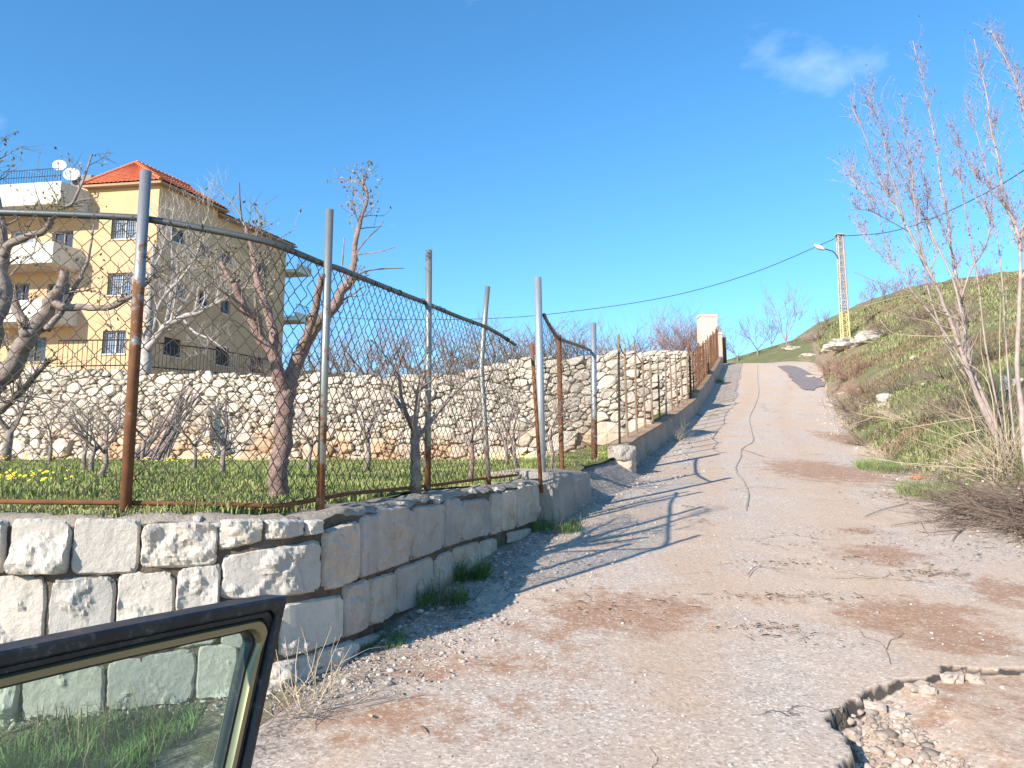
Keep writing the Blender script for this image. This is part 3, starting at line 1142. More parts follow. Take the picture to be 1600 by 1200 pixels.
def ico(level):
    import bmesh
    global _ico
    if _ico is None:
        _ico = {}
    if level not in _ico:
        bm = bmesh.new()
        bmesh.ops.create_icosphere(bm, subdivisions=level, radius=1.0)
        _ico[level] = ([v.co.copy() for v in bm.verts], [tuple(v.index for v in f.verts) for f in bm.faces])
        bm.free()
    return _ico[level]


def rock_into(mb, c, size, seed, level=2, rough=0.35, p=3.0):
    """angular stone: superellipsoid with broken noise"""
    vs_, fs_ = ico(level)
    c = Vector(c)
    rz = math.sin(seed * 1.7) * 0.5
    ca, sa = math.cos(rz), math.sin(rz)
    off = Vector((seed, seed * 0.7, -seed))
    out = []
    for v in vs_:
        q = (abs(v.x) ** p + abs(v.y) ** p + abs(v.z) ** p) ** (-1 / p)
        w = v * q
        k = 1 + rough * (noise.fractal(w * 1.1 + off, 1.0, 2.0, 4) + 0.45 * (noise.ridged_multi_fractal(w * 1.3 + off, 1.0, 2.0, 3, 1.0, 2.0) - 1.0) * 0.5)
        w = w * k
        x, y, z = w.x * size[0], w.y * size[1], w.z * size[2]
        out.append(c + Vector((x * ca - y * sa, x * sa + y * ca, z)))
    mb.add(out, fs_)


build_low_wall()

# ------------------------------------------------------------------ dry stone terrace wall
def clip_half(poly, mx, my, nx, ny):
    out = []
    n = len(poly)
    for i in range(n):
        a, b = poly[i], poly[(i + 1) % n]
        da = (a[0] - mx) * nx + (a[1] - my) * ny
        db = (b[0] - mx) * nx + (b[1] - my) * ny
        if da <= 0:
            out.append(a)
        if (da < 0 < db) or (db < 0 < da):
            t = da / (da - db)
            out.append((a[0] + (b[0] - a[0]) * t, a[1] + (b[1] - a[1]) * t))
    return out


class DryWall:
    def __init__(self, DW, label, seed, n_parts, boulders=True, px_max=1120):
        top = smoothpath([at(a, b, d) for a, b, d in DW], 8)
        S = [0.0]
        for i in range(1, len(top)):
            S.append(S[-1] + math.hypot(top[i].x - top[i - 1].x, top[i].y - top[i - 1].y))
        self.S = np.array(S)
        self.X = np.array([p.x for p in top])
        self.Y = np.array([p.y for p in top])
        self.T = np.array([p.z for p in top])
        self.B = np.array([float(HL(p.x, p.y)) - 0.12 for p in top])
        self.MAX = float(self.S[-1])
        m = len(S) // 2
        self.root = thing("dry_stone_wall", (float(self.X[m]), float(self.Y[m]), float(self.B[m])), label, "wall", "dry stone terrace walls")
        self.build(seed, n_parts, boulders, px_max)

    def pt(self, s, z, d):
        S = self.S
        x, y = np.interp(s, S, self.X), np.interp(s, S, self.Y)
        x0, y0 = np.interp(s - 0.4, S, self.X), np.interp(s - 0.4, S, self.Y)
        x1, y1 = np.interp(s + 0.4, S, self.X), np.interp(s + 0.4, S, self.Y)
        tx, ty = x1 - x0, y1 - y0
        L = max(1e-6, math.hypot(tx, ty))
        tx, ty = tx / L, ty / L
        lean = -0.12 * (z - np.interp(s, S, self.B))
        return Vector((x + ty * (d + lean), y - tx * (d + lean), z))

    def hh(self, s):
        return float(np.interp(s, self.S, self.T) - np.interp(s, self.S, self.B))

    def build(self, seed, n_parts, boulders, px_max):
        rnd = random.Random(seed)
        core = MB()
        prof = []
        for s in np.append(np.arange(0, self.MAX, 0.4), self.MAX):
            zb, zt = float(np.interp(s, self.S, self.B)), float(np.interp(s, self.S, self.T))
            prof.append([self.pt(s, zb - 0.3, -0.05), self.pt(s, zt - 0.10, -0.06), self.pt(s, zt - 0.10, -0.8), self.pt(s, zb - 0.3, -0.8)])
        core.grid(prof)
        core.add(prof[-1], [(0, 1, 2, 3)])
        core.build("wall_core", MAT['joint'], self.root)
        seeds, cells = [], {}

        def ok(s, h, r):
            ci, cj = int(s / 0.6), int(h / 0.6)
            for i in range(ci - 1, ci + 2):
                for j in range(cj - 1, cj + 2):
                    for (a, b, q) in cells.get((i, j), ()):
                        if ((a - s) * 0.78) ** 2 + ((b - h) * 1.28) ** 2 < ((r + q) * 0.5) ** 2:
                            return False
            return True
        k = self.MAX / 30.0
        for n_try, (lo, hi, hmax) in ((700, (0.45, 0.78, 0.45)), (1500, (0.26, 0.40, 0.8)), (1600, (0.22, 0.32, 9)), (13000, (0.12, 0.20, 9)), (26000, (0.07, 0.11, 9))):
            if lo > 0.4 and not boulders:
                continue
            for _ in range(int(n_try * k)):
                s = rnd.uniform(0, self.MAX)
                h = rnd.uniform(0, min(hmax, self.hh(s)))
                r = rnd.uniform(lo, hi)
                if lo > 0.4 and noise.noise(Vector((s * 0.35, 2.2, 0))) < -0.05:
                    continue
                if ok(s, h, r):
                    seeds.append((s, h, r))
                    cells.setdefault((int(s / 0.6), int(h / 0.6)), []).append((s, h, r))
        stones = []
        for (s, h, r) in seeds:
            ax_, ay_ = 0.78, 1.28
            s_, h_ = s * ax_, h * ay_
            poly = [(s_ - r, h_ - r), (s_ + r, h_ - r), (s_ + r, h_ + r), (s_ - r, h_ + r)]
            ci, cj = int(s / 0.6), int(h / 0.6)
            for i in range(ci - 2, ci + 3):
                for j in range(cj - 2, cj + 3):
                    for (a, b, q) in cells.get((i, j), ()):
                        dx, dy = (a - s) * ax_, (b - h) * ay_
                        L = math.hypot(dx, dy)
                        if L < 1e-6 or L > (r + q) * 1.5 or len(poly) < 3:
                            continue
                        t = max(0.25, min(0.75, 0.5 * (1 + (r * r - q * q) / (L * L))))
                        poly = clip_half(poly, s_ + dx * t, h_ + dy * t, dx / L, dy / L)
            if len(poly) < 3:
                continue
            poly = [(p[0] / ax_, p[1] / ay_) for p in poly]
            poly = clip_half(poly, s, self.hh(s) + rnd.uniform(-0.05, 0.09), 0, 1)
            poly = clip_half(poly, s, -0.1, 0, -1)
            poly = clip_half(poly, self.MAX, 0, 1, 0)
            poly = clip_half(poly, 0, 0, -1, 0)
            if len(poly) < 3:
                continue
            ar = 0.5 * abs(sum(poly[i][0] * poly[(i + 1) % len(poly)][1] - poly[(i + 1) % len(poly)][0] * poly[i][1] for i in range(len(poly))))
            if ar < 0.0025:
                continue
            cx = sum(p[0] for p in poly) / len(poly)
            cy = sum(p[1] for p in poly) / len(poly)
            x, y = np.interp(s, self.S, self.X), np.interp(s, self.S, self.Y)
            px = 800 + 1200 * x / y
            stones.append((ar / (y * y) if -10 < px < px_max else 0, poly, cx, cy, r))
        stones.sort(key=lambda q: -q[0])
        rest = MB()
        for i, (vis, poly, cx, cy, r) in enumerate(stones):
            mb = MB() if i < n_parts else rest
            ring = []
            n = len(poly)
            for k in range(n):
                a, b, c = poly[k - 1], poly[k], poly[(k + 1) % n]
                f0, f1 = rnd.uniform(0.10, 0.30), rnd.uniform(0.10, 0.30)
                ring.append((b[0] + (a[0] - b[0]) * f0, b[1] + (a[1] - b[1]) * f0))
                ring.append((b[0] + (c[0] - b[0]) * f1, b[1] + (c[1] - b[1]) * f1))
            rr = math.sqrt(max(1e-4, (max(p[0] for p in poly) - min(p[0] for p in poly)) * (max(p[1] for p in poly) - min(p[1] for p in poly)))) / 2
            gap = max(0.82, 1 - rnd.uniform(0.003, 0.010) / rr)
            pr = rnd.uniform(0.015, 0.06) + 0.05 * r
            tx, ty = rnd.gauss(0, 0.16), rnd.gauss(0, 0.16)
            m = len(ring)
            vs_ = []
            for (kk, dd) in ((gap, -0.10), (gap, pr * 0.35), (gap * 0.84, pr)):
                for (u, v) in ring:
                    j = rnd.uniform(0.95, 1.05) if dd > 0 else 1
                    u2, v2 = cx + (u - cx) * kk * j, cy + (v - cy) * kk * j
                    dv = (tx * (u - cx) + ty * (v - cy) + rnd.uniform(-0.012, 0.012) * (0.5 + r * 3)) if dd > 0 else 0
                    vs_.append(self.pt(u2, float(np.interp(u2, self.S, self.B)) + v2, dd + dv))
            ox, oy = rnd.uniform(-0.3, 0.3) * rr, rnd.uniform(-0.3, 0.3) * rr
            vs_.append(self.pt(cx + ox, float(np.interp(cx, self.S, self.B)) + cy + oy, pr * 1.15 + rnd.uniform(0, 0.02)))
            fs_ = []
            for q in range(2):
                for k in range(m):
                    k2 = (k + 1) % m
                    fs_.append((q * m + k, q * m + k2, (q + 1) * m + k2, (q + 1) * m + k))
            for k in range(m):
                fs_.append((2 * m + k, 2 * m + (k + 1) % m, 3 * m))
            mb.add(vs_, fs_)
            if i < n_parts:
                mb.build("stone", MAT['dry'], self.root, smooth=False)
        if rest.v:
            o = rest.build("small_stones", MAT['dry'], self.root)
            o["kind"] = "stuff"


DWALL = DryWall([(-170, 570, 21.5), (0, 573, 20.6), (150, 577, 19.8), (300, 582, 19.0), (450, 584, 18.5), (600, 584, 18.2), (700, 582, 18.0), (760, 574, 17.9), (800, 557, 17.9), (850, 555, 17.9), (930, 553, 18.0), (1018, 552, 18.1)],
                "tall pale dry stone terrace wall at the back of the orchard", 5, 300)
DryWall([(930, 550, 25.2), (1000, 549, 25.3), (1074, 548, 25.4)], "short pale stone terrace wall seen through the middle of the uphill post fence", 6, 60, False)
DryWall([(1010, 548, 33.0), (1060, 548, 33.2), (1104, 549, 33.4)], "farthest small stone terrace wall seen through the rusty end of the post fence", 7, 30, False)
D_S, D_X, D_Y, D_T, DMAX = DWALL.S, DWALL.X, DWALL.Y, DWALL.T, DWALL.MAX

# ---- upper terrace behind the dry stone wall
def build_terrace():
    rows = []
    rs = np.concatenate([[0.35, 0.6], np.arange(1.5, 30, 1.5), np.geomspace(31, 240, 10)])
    for s in np.concatenate([[-60, -25, -10], np.arange(0, DMAX + 0.1, 0.7)]):
        sx = max(s, 0)
        x0 = float(np.interp(sx, D_S, D_X)) + (s - sx) * 0.97
        y0 = float(np.interp(sx, D_S, D_Y)) + (sx - s) * 0.1
        z0 = float(np.interp(sx, D_S, D_T))
        row = []
        for r in rs:
            x, y = x0 - 0.35 * r, y0 + 0.94 * r
            z = z0 - 0.16 + 0.095 * min(r, 34) + 0.02 * max(0, r - 34)
            row.append((x, y, z + 0.06 * nz(x, y, 0.9, 3.1)))
        rows.append(row)
    mb = MB()
    mb.grid(rows)
    ob = mb.build("upper_terrace", MAT['ground'], None, smooth=True)
    ob["kind"] = "structure"
    fattr(ob, "green", np.full(len(mb.v), 0.35))
    fattr(ob, "gravel", np.zeros(len(mb.v)))


def terrace_z(x, y):
    # invert the shear of the terrace sheet
    best = None
    for i in range(len(D_S)):
        r = (y - D_Y[i]) / 0.94
        if r < 0:
            continue
        e = abs(D_X[i] - 0.35 * r - x)
        if best is None or e < best[0]:
            best = (e, D_T[i] - 0.16 + 0.095 * min(r, 34) + 0.02 * max(0, r - 34))
    return float(best[1]) if best else 5.0


build_terrace()

# ------------------------------------------------------------------ chain-link fence on the low wall
F_P = [wp3(s, 0, -0.21) for s in W_S]
F_X = np.array([p.x for p in F_P])
F_Y = np.array([p.y for p in F_P])


def fenceY(px, py=600):
    a, b, c = ray(px, py)
    g = a / b * F_Y - F_X
    for i in range(len(g) - 1):
        if g[i] >= 0 > g[i + 1]:
            t = g[i] / (g[i] - g[i + 1])
            return F_Y[i] + t * (F_Y[i + 1] - F_Y[i]), W_S[i] + t * (W_S[i + 1] - W_S[i])
    return (F_Y[0], W_S[0]) if g[0] < 0 else (F_Y[-1], W_S[-1])


def ztop_line(s, bow=0.0):
    return float(np.interp(s, TOP_S, TOP_Z))


fence = thing("chain_link_fence", wp3(SMAX * 0.5, 1.42, -0.21), "rusty chain link fence on tube posts along the top of the low block wall", "fence")
RAIL_PX = [(-420, 318), (0, 329), (226, 336), (512, 412), (669, 470), (761, 509), (831, 541)]
RAIL = []
for px, py in RAIL_PX:
    y, s = fenceY(px, py)
    RAIL.append((s, at(px, py, y)))
RAIL_S = np.array([r[0] for r in RAIL])
RAIL_Z = np.array([r[1].z for r in RAIL])


def build_fence():
    rnd = random.Random(2)
    posts = [(-330, -322, 250, 0.030, 'tube_rusty'), (196, 228, 268, 0.030, 'tube_rusty'), (500, 515, 328, 0.025, 'tube_mid'), (668, 670, 391, 0.028, 'tube_mid'), (765, 762, 448, 0.027, 'tube_mid'), (846, 831, 538, 0.022, 'rust')]
    for k, (pb, ptp, rt, r, m) in enumerate(posts):
        y, s = fenceY(pb, 790)
        zb = ztop_line(s) - 0.15
        base = at(pb, 790, y)
        base.z = zb
        top = at(ptp, rt, y + (0.02 if k == 4 else 0))
        mb = MB()
        mid = base.lerp(top, 0.55)
        if k == 4:
            mid = at(752, 575, y)
            pts = [base, base.lerp(mid, 0.5), mid, at(756, 515, y), top]
        else:
            pts = [base, mid, top]
        mb.tube(pts, r, 14)
        # hollow top
        mb.tube([top - (top - mid).normalized() * 0.03, top + (top - mid).normalized() * 0.002], r * 0.8, 14)
        p = mb.build("post", MAT[m], fence, smooth=False)
        for poly in p.data.polygons:
            poly.use_smooth = len(poly.vertices) == 4
    # rails follow the wall's curve
    for name, zf, r, m in (("top_rail", lambda s: float(np.interp(s, RAIL_S, RAIL_Z)), 0.019, 'rail'), ("bottom_rail", lambda s: ztop_line(s) + 0.055, 0.014, 'rust')):
        pts = []
        for s in np.arange(0.0, RAIL_S[-1] + 0.01, 0.15):
            p = wp3(s, zf(s) + 0.006 * math.sin(s * 2.3), -0.255 if name == "top_rail" else -0.235)
            pts.append(p)
        mb = MB()
        mb.tube(pts, r, 10)
        mb.build(name, MAT[m], fence, smooth=True)
    # tie wires on the top rail
    for i in range(22):
        s = rnd.uniform(RAIL_S[0], RAIL_S[-1])
        c = wp3(s, float(np.interp(s, RAIL_S, RAIL_Z)), -0.255)
        n = wnorm(s)
        ring = [c + n * (0.022 * math.cos(a)) + Vector((0, 0, 0.022 * math.sin(a))) for a in np.linspace(0, 2 * math.pi, 9)]
        mb = MB()
        mb.tube(ring, 0.003, 4)
        mb.build("tie_wire", MAT['wire'], fence)
    wm = netting(lambda s, z: wp3(s, z, -0.232 + 0.010 * math.sin(s * 3.1 + z * 2)), 0.0, float(RAIL_S[-1]), lambda s: ztop_line(s) + 0.06, lambda s: float(np.interp(s, RAIL_S, RAIL_Z)) - 0.01, 0.050, 0.058, 0.0029)
    o = wm.build("wire_mesh", MAT['wire'], fence)
    o["kind"] = "stuff"


def netting(fn, s0, s1, zb, zt, p, hrow, r, sag=0.004, seed=1):
    rnd = random.Random(seed)
    mb = MB()
    n = int((s1 - s0) / p)
    for k in range(n + 1):
        s = s0 + k * p
        a, b = zb(s), zt(s)
        m = int((b - a) / hrow)
        pts = []
        for i in range(m + 1):
            z = a + (b - a) * i / m
            x = s + (p / 2) * (1 if (i + k) % 2 == 0 else -1) * 0.97
            x += 0.010 * noise.noise(Vector((x * 3, z * 3, seed)))
            zz = z + 0.008 * noise.noise(Vector((x * 4, z * 4, seed + 7)))
            x = min(max(x, s0), s1)
            pts.append(fn(x, zz - hrow * 0.11))
            pts.append(fn(x, zz + hrow * 0.11))
        if len(pts) > 1:
            mb.tube(pts, r, 3, caps=False)
    return mb


build_fence()

# ------------------------------------------------------------------ gate bay between the low wall and the kerb wall
pA = Vector((0.36, 9.05, float(H(0.36, 9.05)) + 0.28))
pB = Vector((1.38, 12.95, float(H(1.38, 12.95)) - 0.05))
gate = thing("wire_gate", pA.lerp(pB, 0.5), "sagging chain link gate between a tall galvanised post and a rusty post", "gate")


def build_gate():
    for (b, top, r, m, nm) in ((pA, at(840, 434, 9.05), 0.046, 'tube_clean', "gate_post"), (pB, at(927, 505, 12.95), 0.052, 'tube_gate', "gate_post")):
        mb = MB()
        mb.tube([Vector((b.x, b.y, b.z - 0.3)), b.lerp(top, 0.5), top], r, 16)
        o = mb.build(nm, MAT[m], gate)
        for poly in o.data.polygons:
            poly.use_smooth = len(poly.vertices) == 4
    q = pA.lerp(pB, 0.36)
    mt = at(873, 524, q.y)
    q = Vector((mt.x + 0.03, q.y, 1.62))
    mb = MB()
    mb.tube([q, q.lerp(mt, 0.5), mt], 0.034, 12)
    mb.build("middle_post", MAT['rust'], gate, smooth=False)
    a1 = at(850, 492, 9.1)
    b1 = at(921, 547, 12.9)
    top_pts = smoothpath([a1, at(858, 508, 9.6), mt - Vector((0, 0, 0.04)), at(895, 537, 11.6), b1], 5)
    mb = MB()
    mb.tube(top_pts, 0.024, 10)
    mb.build("top_rail", MAT['rail'], gate, smooth=True)
    mb = MB()
    mb.tube([Vector((pA.x, pA.y, 1.68)), Vector((q.x, q.y, 1.70)), Vector((pB.x, pB.y, 1.78))], 0.016, 8)
    mb.build("bottom_rail", MAT['rust'], gate)
    L = (Vector((pB.x, pB.y, 0)) - Vector((pA.x, pA.y, 0))).length
    ts = np.array([(Vector((p.x - pA.x, p.y - pA.y, 0))).length for p in top_pts])
    zs = np.array([p.z for p in top_pts])

    def fn(s, z):
        t = s / L
        return Vector((pA.x + (pB.x - pA.x) * t, pA.y + (pB.y - pA.y) * t, z))
    o = netting(fn, 0.05, L - 0.05, lambda s: 1.70 + 0.02 * s, lambda s: float(np.interp(s, ts, zs)), 0.052, 0.06, 0.0022, seed=4).build("wire_mesh", MAT['wire'], gate)
    o["kind"] = "stuff"


build_gate()

# low concrete sill in front of the gate
def build_sill():
    t = thing("concrete_sill", (0.62, 9.4, 1.3), "low weathered concrete sill in front of the wire gate", "sill")
    P = []
    for y in np.linspace(8.62, 10.3, 20):
        x = float(XL(y)) + 0.02
        z1 = max(1.56 + 0.055 * (y - 8.6), float(HL(x - 0.3, y)) + 0.05) if y > 8.9 else 1.56
        o = 0.0
        zb = 0.13 * y - 0.2
        row = []
        for dx, z in ((0.10 + o * 1.3, zb), (0.07 + o * 0.5, z1 - 0.05 - o * 0.5), (0.02 + o * 0.1, z1 - o * 0.1), (-0.35, z1 + 0.02), (-0.75, z1 + 0.03), (-0.8, zb)):
            k = noise.fractal(Vector((y * 4, dx * 6, z * 5)), 1.0, 2.0, 4) * 0.03
            row.append((x + dx + k, y, z + (k if z > zb else 0)))
        P.append(row)
    mb = MB()
    mb.grid(P)
    mb.add(P[0], [tuple(range(6))])
    mb.add(P[-1], [tuple(range(5, -1, -1))])
    mb.build("sill_body", MAT['concrete'], t, smooth=True)


build_sill()


def build_gate_ramp():
    rows = []
    for y in np.arange(9.9, 13.16, 0.12):
        x = float(XL(y))
        row = []
        for dx in (-0.75, -0.45, -0.3, -0.2, -0.1, 0.0, 0.1, 0.2, 0.3, 0.45, 0.6, 0.8, 1.0):
            t = max(0.0, min(1.0, (dx + 0.3) / (0.55 + 0.35 * min(1, (y - 9.9) / 1.5))))
            t = t * t * (3 - 2 * t)
            z = float(HL(x - 0.35, y)) * (1 - t) + (float(zr(y)) - 0.10) * t + 0.0 * (1 - t)
            row.append((x + dx, y, z + 0.05 * float(fbm(np.array([x + dx]), np.array([y]), 19, 3.0, 4)[0])))
        rows.append(row)
    mb = MB()
    mb.grid(rows)
    ob = mb.build("gate_ramp", MAT['ground'], None, smooth=True)
    ob["kind"] = "structure"
    fattr(ob, "green", np.full(len(mb.v), 0.10))
    fattr(ob, "gravel", np.full(len(mb.v), 0.75))


build_gate_ramp()

# ------------------------------------------------------------------ kerb wall with the long post fence
kerb_wall = thing("concrete_kerb_wall", (2.4, 15.0, 1.9), "low cracked concrete wall climbing the left side of the road", "wall")
UY0, UY1 = 13.15, 41.3


def uh(y):
    return 0.50 + 0.10 * (1 if y > 26.6 else 0) - 0.05 * max(0, (y - 33) / 8)


def build_kerb():
    P, C = [], []
    for y in np.concatenate([np.arange(UY0, 26.6, 0.3), [26.58, 26.62], np.arange(26.8, UY1, 0.35)]):
        x = float(XL(y))
        z = float(zr(y))
        zt = z + uh(y)
        row, cr = [], []
        for dx, zz in ((0.06, z - 0.5), (0.05, z), (0.02, z + 0.22), (0.0, zt - 0.04)):
            k = noise.fractal(Vector((y * 2.5, dx * 3, zz * 4)), 1.0, 2.0, 4) * 0.055
            row.append((x + dx + k, y, zz))
        row += [(x - 0.30, y, zt - 0.04), (x - 0.30, y, z - 0.5)]
        for dx, zz in ((0.02, zt - 0.045), (0.015, zt + 0.005), (-0.15, zt + 0.02), (-0.32, zt + 0.005), (-0.32, zt - 0.045)):
            k = noise.fractal(Vector((y * 2.2, dx * 5, 7.0)), 1.0, 2.0, 4) * 0.03
            cr.append((x + dx + k, y, zz + k * 0.6))
        P.append(row)
        C.append(cr)
    mb = MB()
    mb.grid(P)
    mb.add(P[0], [tuple(range(6))])
    mb.build("wall_body", MAT['concrete'], kerb_wall, smooth=False)
    mb = MB()
    mb.grid(C)
    mb.add(C[0], [tuple(range(5))])
    mb.build("stained_coping", MAT['rust_cap'], kerb_wall, smooth=False)
    for k, (dz, h) in enumerate(((0.0, 0.26), (0.27, 0.24))):
        mb = MB()
        rock_into(mb, (1.90, 13.06, float(zr(13.0)) + dz + h / 2), (0.17, 0.15, h * 0.54), 3.1 + k * 5, 4, 0.16, 7.0)
        mb.build("end_stone", MAT['block_beige'], kerb_wall, smooth=False)


build_kerb()

post_fence = thing("post_and_wire_fence", (2.3, 15.0, 2.4), "long fence of thin rusting posts and wire on the kerb wall uphill", "fence")


def build_post_fence():
    rnd = random.Random(21)
    ys = []
    y = 13.6
    while y < UY1 - 0.2:
        ys.append(y)
        y += 1.12 if y < 27 else 0.8
    tops = []
    for i, y in enumerate(ys):
        x = float(XL(y)) - 0.16
        zb = float(zr(y)) + uh(y)
        h = 1.62 + rnd.uniform(-0.05, 0.10) + (0.25 if i in (0, 11) else 0) + (0.12 if y < 16 else 0)
        r = 0.022 if i not in (11,) else 0.04
        lx, ly = rnd.uniform(-0.04, 0.04), rnd.uniform(-0.05, 0.05)
        mb = MB()
        mb.tube([(x, y, zb - 0.15), (x + lx, y + ly, zb + h)], r, 8)
        mb.build("post", MAT['rust'] if (y > 27 or i == 11) else MAT['thin_post'], post_fence)
        tops.append(Vector((x + lx * 0.9, y + ly * 0.9, zb + h - 0.14)))
    mb = MB()
    mb.tube(smoothpath(tops, 3), 0.010, 5)
    mb.build("top_wire", MAT['wire'], post_fence)
    mb = MB()
    mb.tube(smoothpath([t - Vector((0, 0, 0.75)) for t in tops], 3), 0.005, 4)
    mb.build("middle_wire", MAT['wire'], post_fence)

    def fn(s, z):
        yy = s
        return Vector((float(XL(yy)) - 0.16, yy, z))
    o = netting(fn, 13.5, UY1, lambda y: float(zr(y)) + uh(y) + 0.04, lambda y: float(zr(y)) + uh(y) + 1.45, 0.08, 0.085, 0.0016, seed=6).build("wire_mesh", MAT['wire'], post_fence)
    o["kind"] = "stuff"
    # rusted sheet strips tied to the far bays
    o = netting(fn, 27.0, UY1, lambda y: float(zr(y)) + uh(y) + 0.04, lambda y: float(zr(y)) + uh(y) + 1.5, 0.07, 0.07, 0.0028, seed=9).build("rusted_wire_mesh", MAT['rust'], post_fence)
    o["kind"] = "stuff"


build_post_fence()


def build_pillars():
    for nm, x0, x1, top, y, th, lab in (("gate_pillar", 1094, 1120, 491, 41.9, 0.85, "tall beige rendered gate pillar at the top of the fence"),
                                        ("gate_pillar", 1121, 1128, 519, 41.2, 0.26, "slim low beige pillar in front of the tall pillar at the fence end")):
        a, b = at(x0, top, y), at(x1, top, y)
        zb = float(zr(y)) - 0.4
        t = thing(nm, ((a.x + b.x) / 2, y, zb), lab, "pillar", "gate pillars at the top of the road")
        mb = MB()
        mb.box(a.x, b.x, y, y + th, zb, a.z - 0.12)
        mb.build("shaft", MAT['pillar'], t)
        mb = MB()
        mb.box(a.x - 0.03, b.x + 0.03, y - 0.03, y + th + 0.03, a.z - 0.118, a.z)
        mb.build("cap", MAT['pillar'], t)
    # short run of fence beyond the pillars
    t = thing("post_and_wire_fence", (12.8, 43.3, 8.3), "short stub of rusty fence just beyond the gate pillars", "fence")
    for k in range(5):
        p = at(1129 + k * 1.4, 572 - k, 42.2 + k * 0.7)
        mb = MB()
        mb.tube([(p.x, p.y, p.z - 0.4), (p.x, p.y, p.z + 1.6)], 0.05, 6)
        mb.build("post", MAT['rust'], t)


build_pillars()


# ------------------------------------------------------------------ trees
GROW_MIN = 0.0022


def grow(mb, p, d, L, r, lvl, rnd, tips, spread=0.7, up=0.25, nchild=(3, 5), sides=4, segs=3):
    """one branch with recursive side twigs; tips collects (point, direction, radius)"""
    pts, rad = [p.copy()], [r]
    q = p.copy()
    dd = d.normalized()
    for i in range(segs):
        dd = (dd + Vector((rnd.gauss(0, 0.16), rnd.gauss(0, 0.16), rnd.gauss(0, 0.12) + up * 0.25))).normalized()
        q = q + dd * (L / segs)
        pts.append(q.copy())
        rad.append(r * (1 - 0.72 * (i + 1) / segs))
    mb.tube(pts, rad, sides if lvl > 0 else 3, caps=False)
    tips.append((pts, rad))
    if lvl <= 0:
        return
    for k in range(rnd.randint(*nchild)):
        t = rnd.uniform(0.25, 1.0) * segs
        i = min(segs - 1, int(t))
        f = t - i
        o = pts[i].lerp(pts[i + 1], f)
        ax = (pts[i + 1] - pts[i]).normalized()
        side = ax.orthogonal().normalized()
        ang = rnd.uniform(0, 2 * math.pi)
        side = (side * math.cos(ang) + ax.cross(side) * math.sin(ang))
        nd = (ax * (1 - spread * 0.55) + side * spread + Vector((0, 0, up))).normalized()
        grow(mb, o, nd, L * rnd.uniform(0.42, 0.72), max(GROW_MIN, rad[i] * rnd.uniform(0.42, 0.6)), lvl - 1, rnd, tips, spread, up, nchild, sides, segs)


def leaflets(name, tips, mat, parent, rnd, size, per, clump=0.03, tmin=0.3, prob=1.0):
    V, Fc = [], []
    for pts, rad in tips:
        if rnd.random() > prob:
            continue
        n = len(pts)
        for _ in range(per):
            t = rnd.uniform(tmin, 1) * (n - 1)
            i = min(n - 2, int(t))
            c = pts[i].lerp(pts[i + 1], t - i) + Vector((rnd.gauss(0, clump), rnd.gauss(0, clump), rnd.gauss(0, clump)))
            a = Vector((rnd.gauss(0, 1), rnd.gauss(0, 1), rnd.gauss(0.4, 1))).normalized()
            b = a.orthogonal().normalized()
            s = size * rnd.uniform(0.6, 1.4)
            o = len(V)
            c2 = a.cross(b) * s * 0.12
            V += [c - a * s * 0.5, c + b * s * 0.26 + c2, c + a * s * 0.6, c - b * s * 0.26 + c2]
            Fc += [(o, o + 1, o + 2), (o, o + 2, o + 3)]
    if not V:
        return None
    return npmesh(name, np.array([tuple(v) for v in V]), np.array(Fc), mat, parent, kind="stuff")


def limb(mb, pix, Y, r0, r1, sides=9, n=4, dY=0.0, pw=1.0):
    k = len(pix)
    pts = smoothpath([at(px, py, Y + dY * i / (k - 1)) for i, (px, py) in enumerate(pix)], n)
    m = len(pts)
    rad = [r0 + (r1 - r0) * (i / (m - 1)) ** pw for i in range(m)]
    # slight knobbliness
    rad = [r * (1 + 0.22 * noise.noise(Vector((i * 0.9, r0 * 90, Y)))) for i, r in enumerate(rad)]
    if r0 > 0.02:
        pts = [p + Vector((noise.noise(p * 9), noise.noise(p * 9 + Vector((7, 0, 0))), noise.noise(p * 9 + Vector((0, 7, 0))))) * r0 * 0.35 for p in pts]
    mb.tube(pts, rad, sides, caps=True)
    return pts, rad


def spawn(mb, path, rnd, count, L, lvl, tips, t0=0.3, spread=0.8, up=0.2, rk=0.4, rmin=0.0035, sides=4, nchild=(2, 4)):
    pts, rad = path
    m = len(pts)
    for _ in range(count):
        t = rnd.uniform(t0, 0.99) * (m - 1)
        i = min(m - 2, int(t))
        o = pts[i].lerp(pts[i + 1], t - i)
        ax = (pts[i + 1] - pts[i]).normalized()
        s = ax.orthogonal().normalized()
        a = rnd.uniform(0, 2 * math.pi)
        s = s * math.cos(a) + ax.cross(s) * math.sin(a)
        d = (ax * (1 - spread * 0.5) + s * spread + Vector((0, 0, up))).normalized()
        grow(mb, o, d, L * rnd.uniform(0.5, 1.2), max(rmin, rad[i] * rk * rnd.uniform(0.6, 1)), lvl, rnd, tips, 0.75, up, nchild, sides)


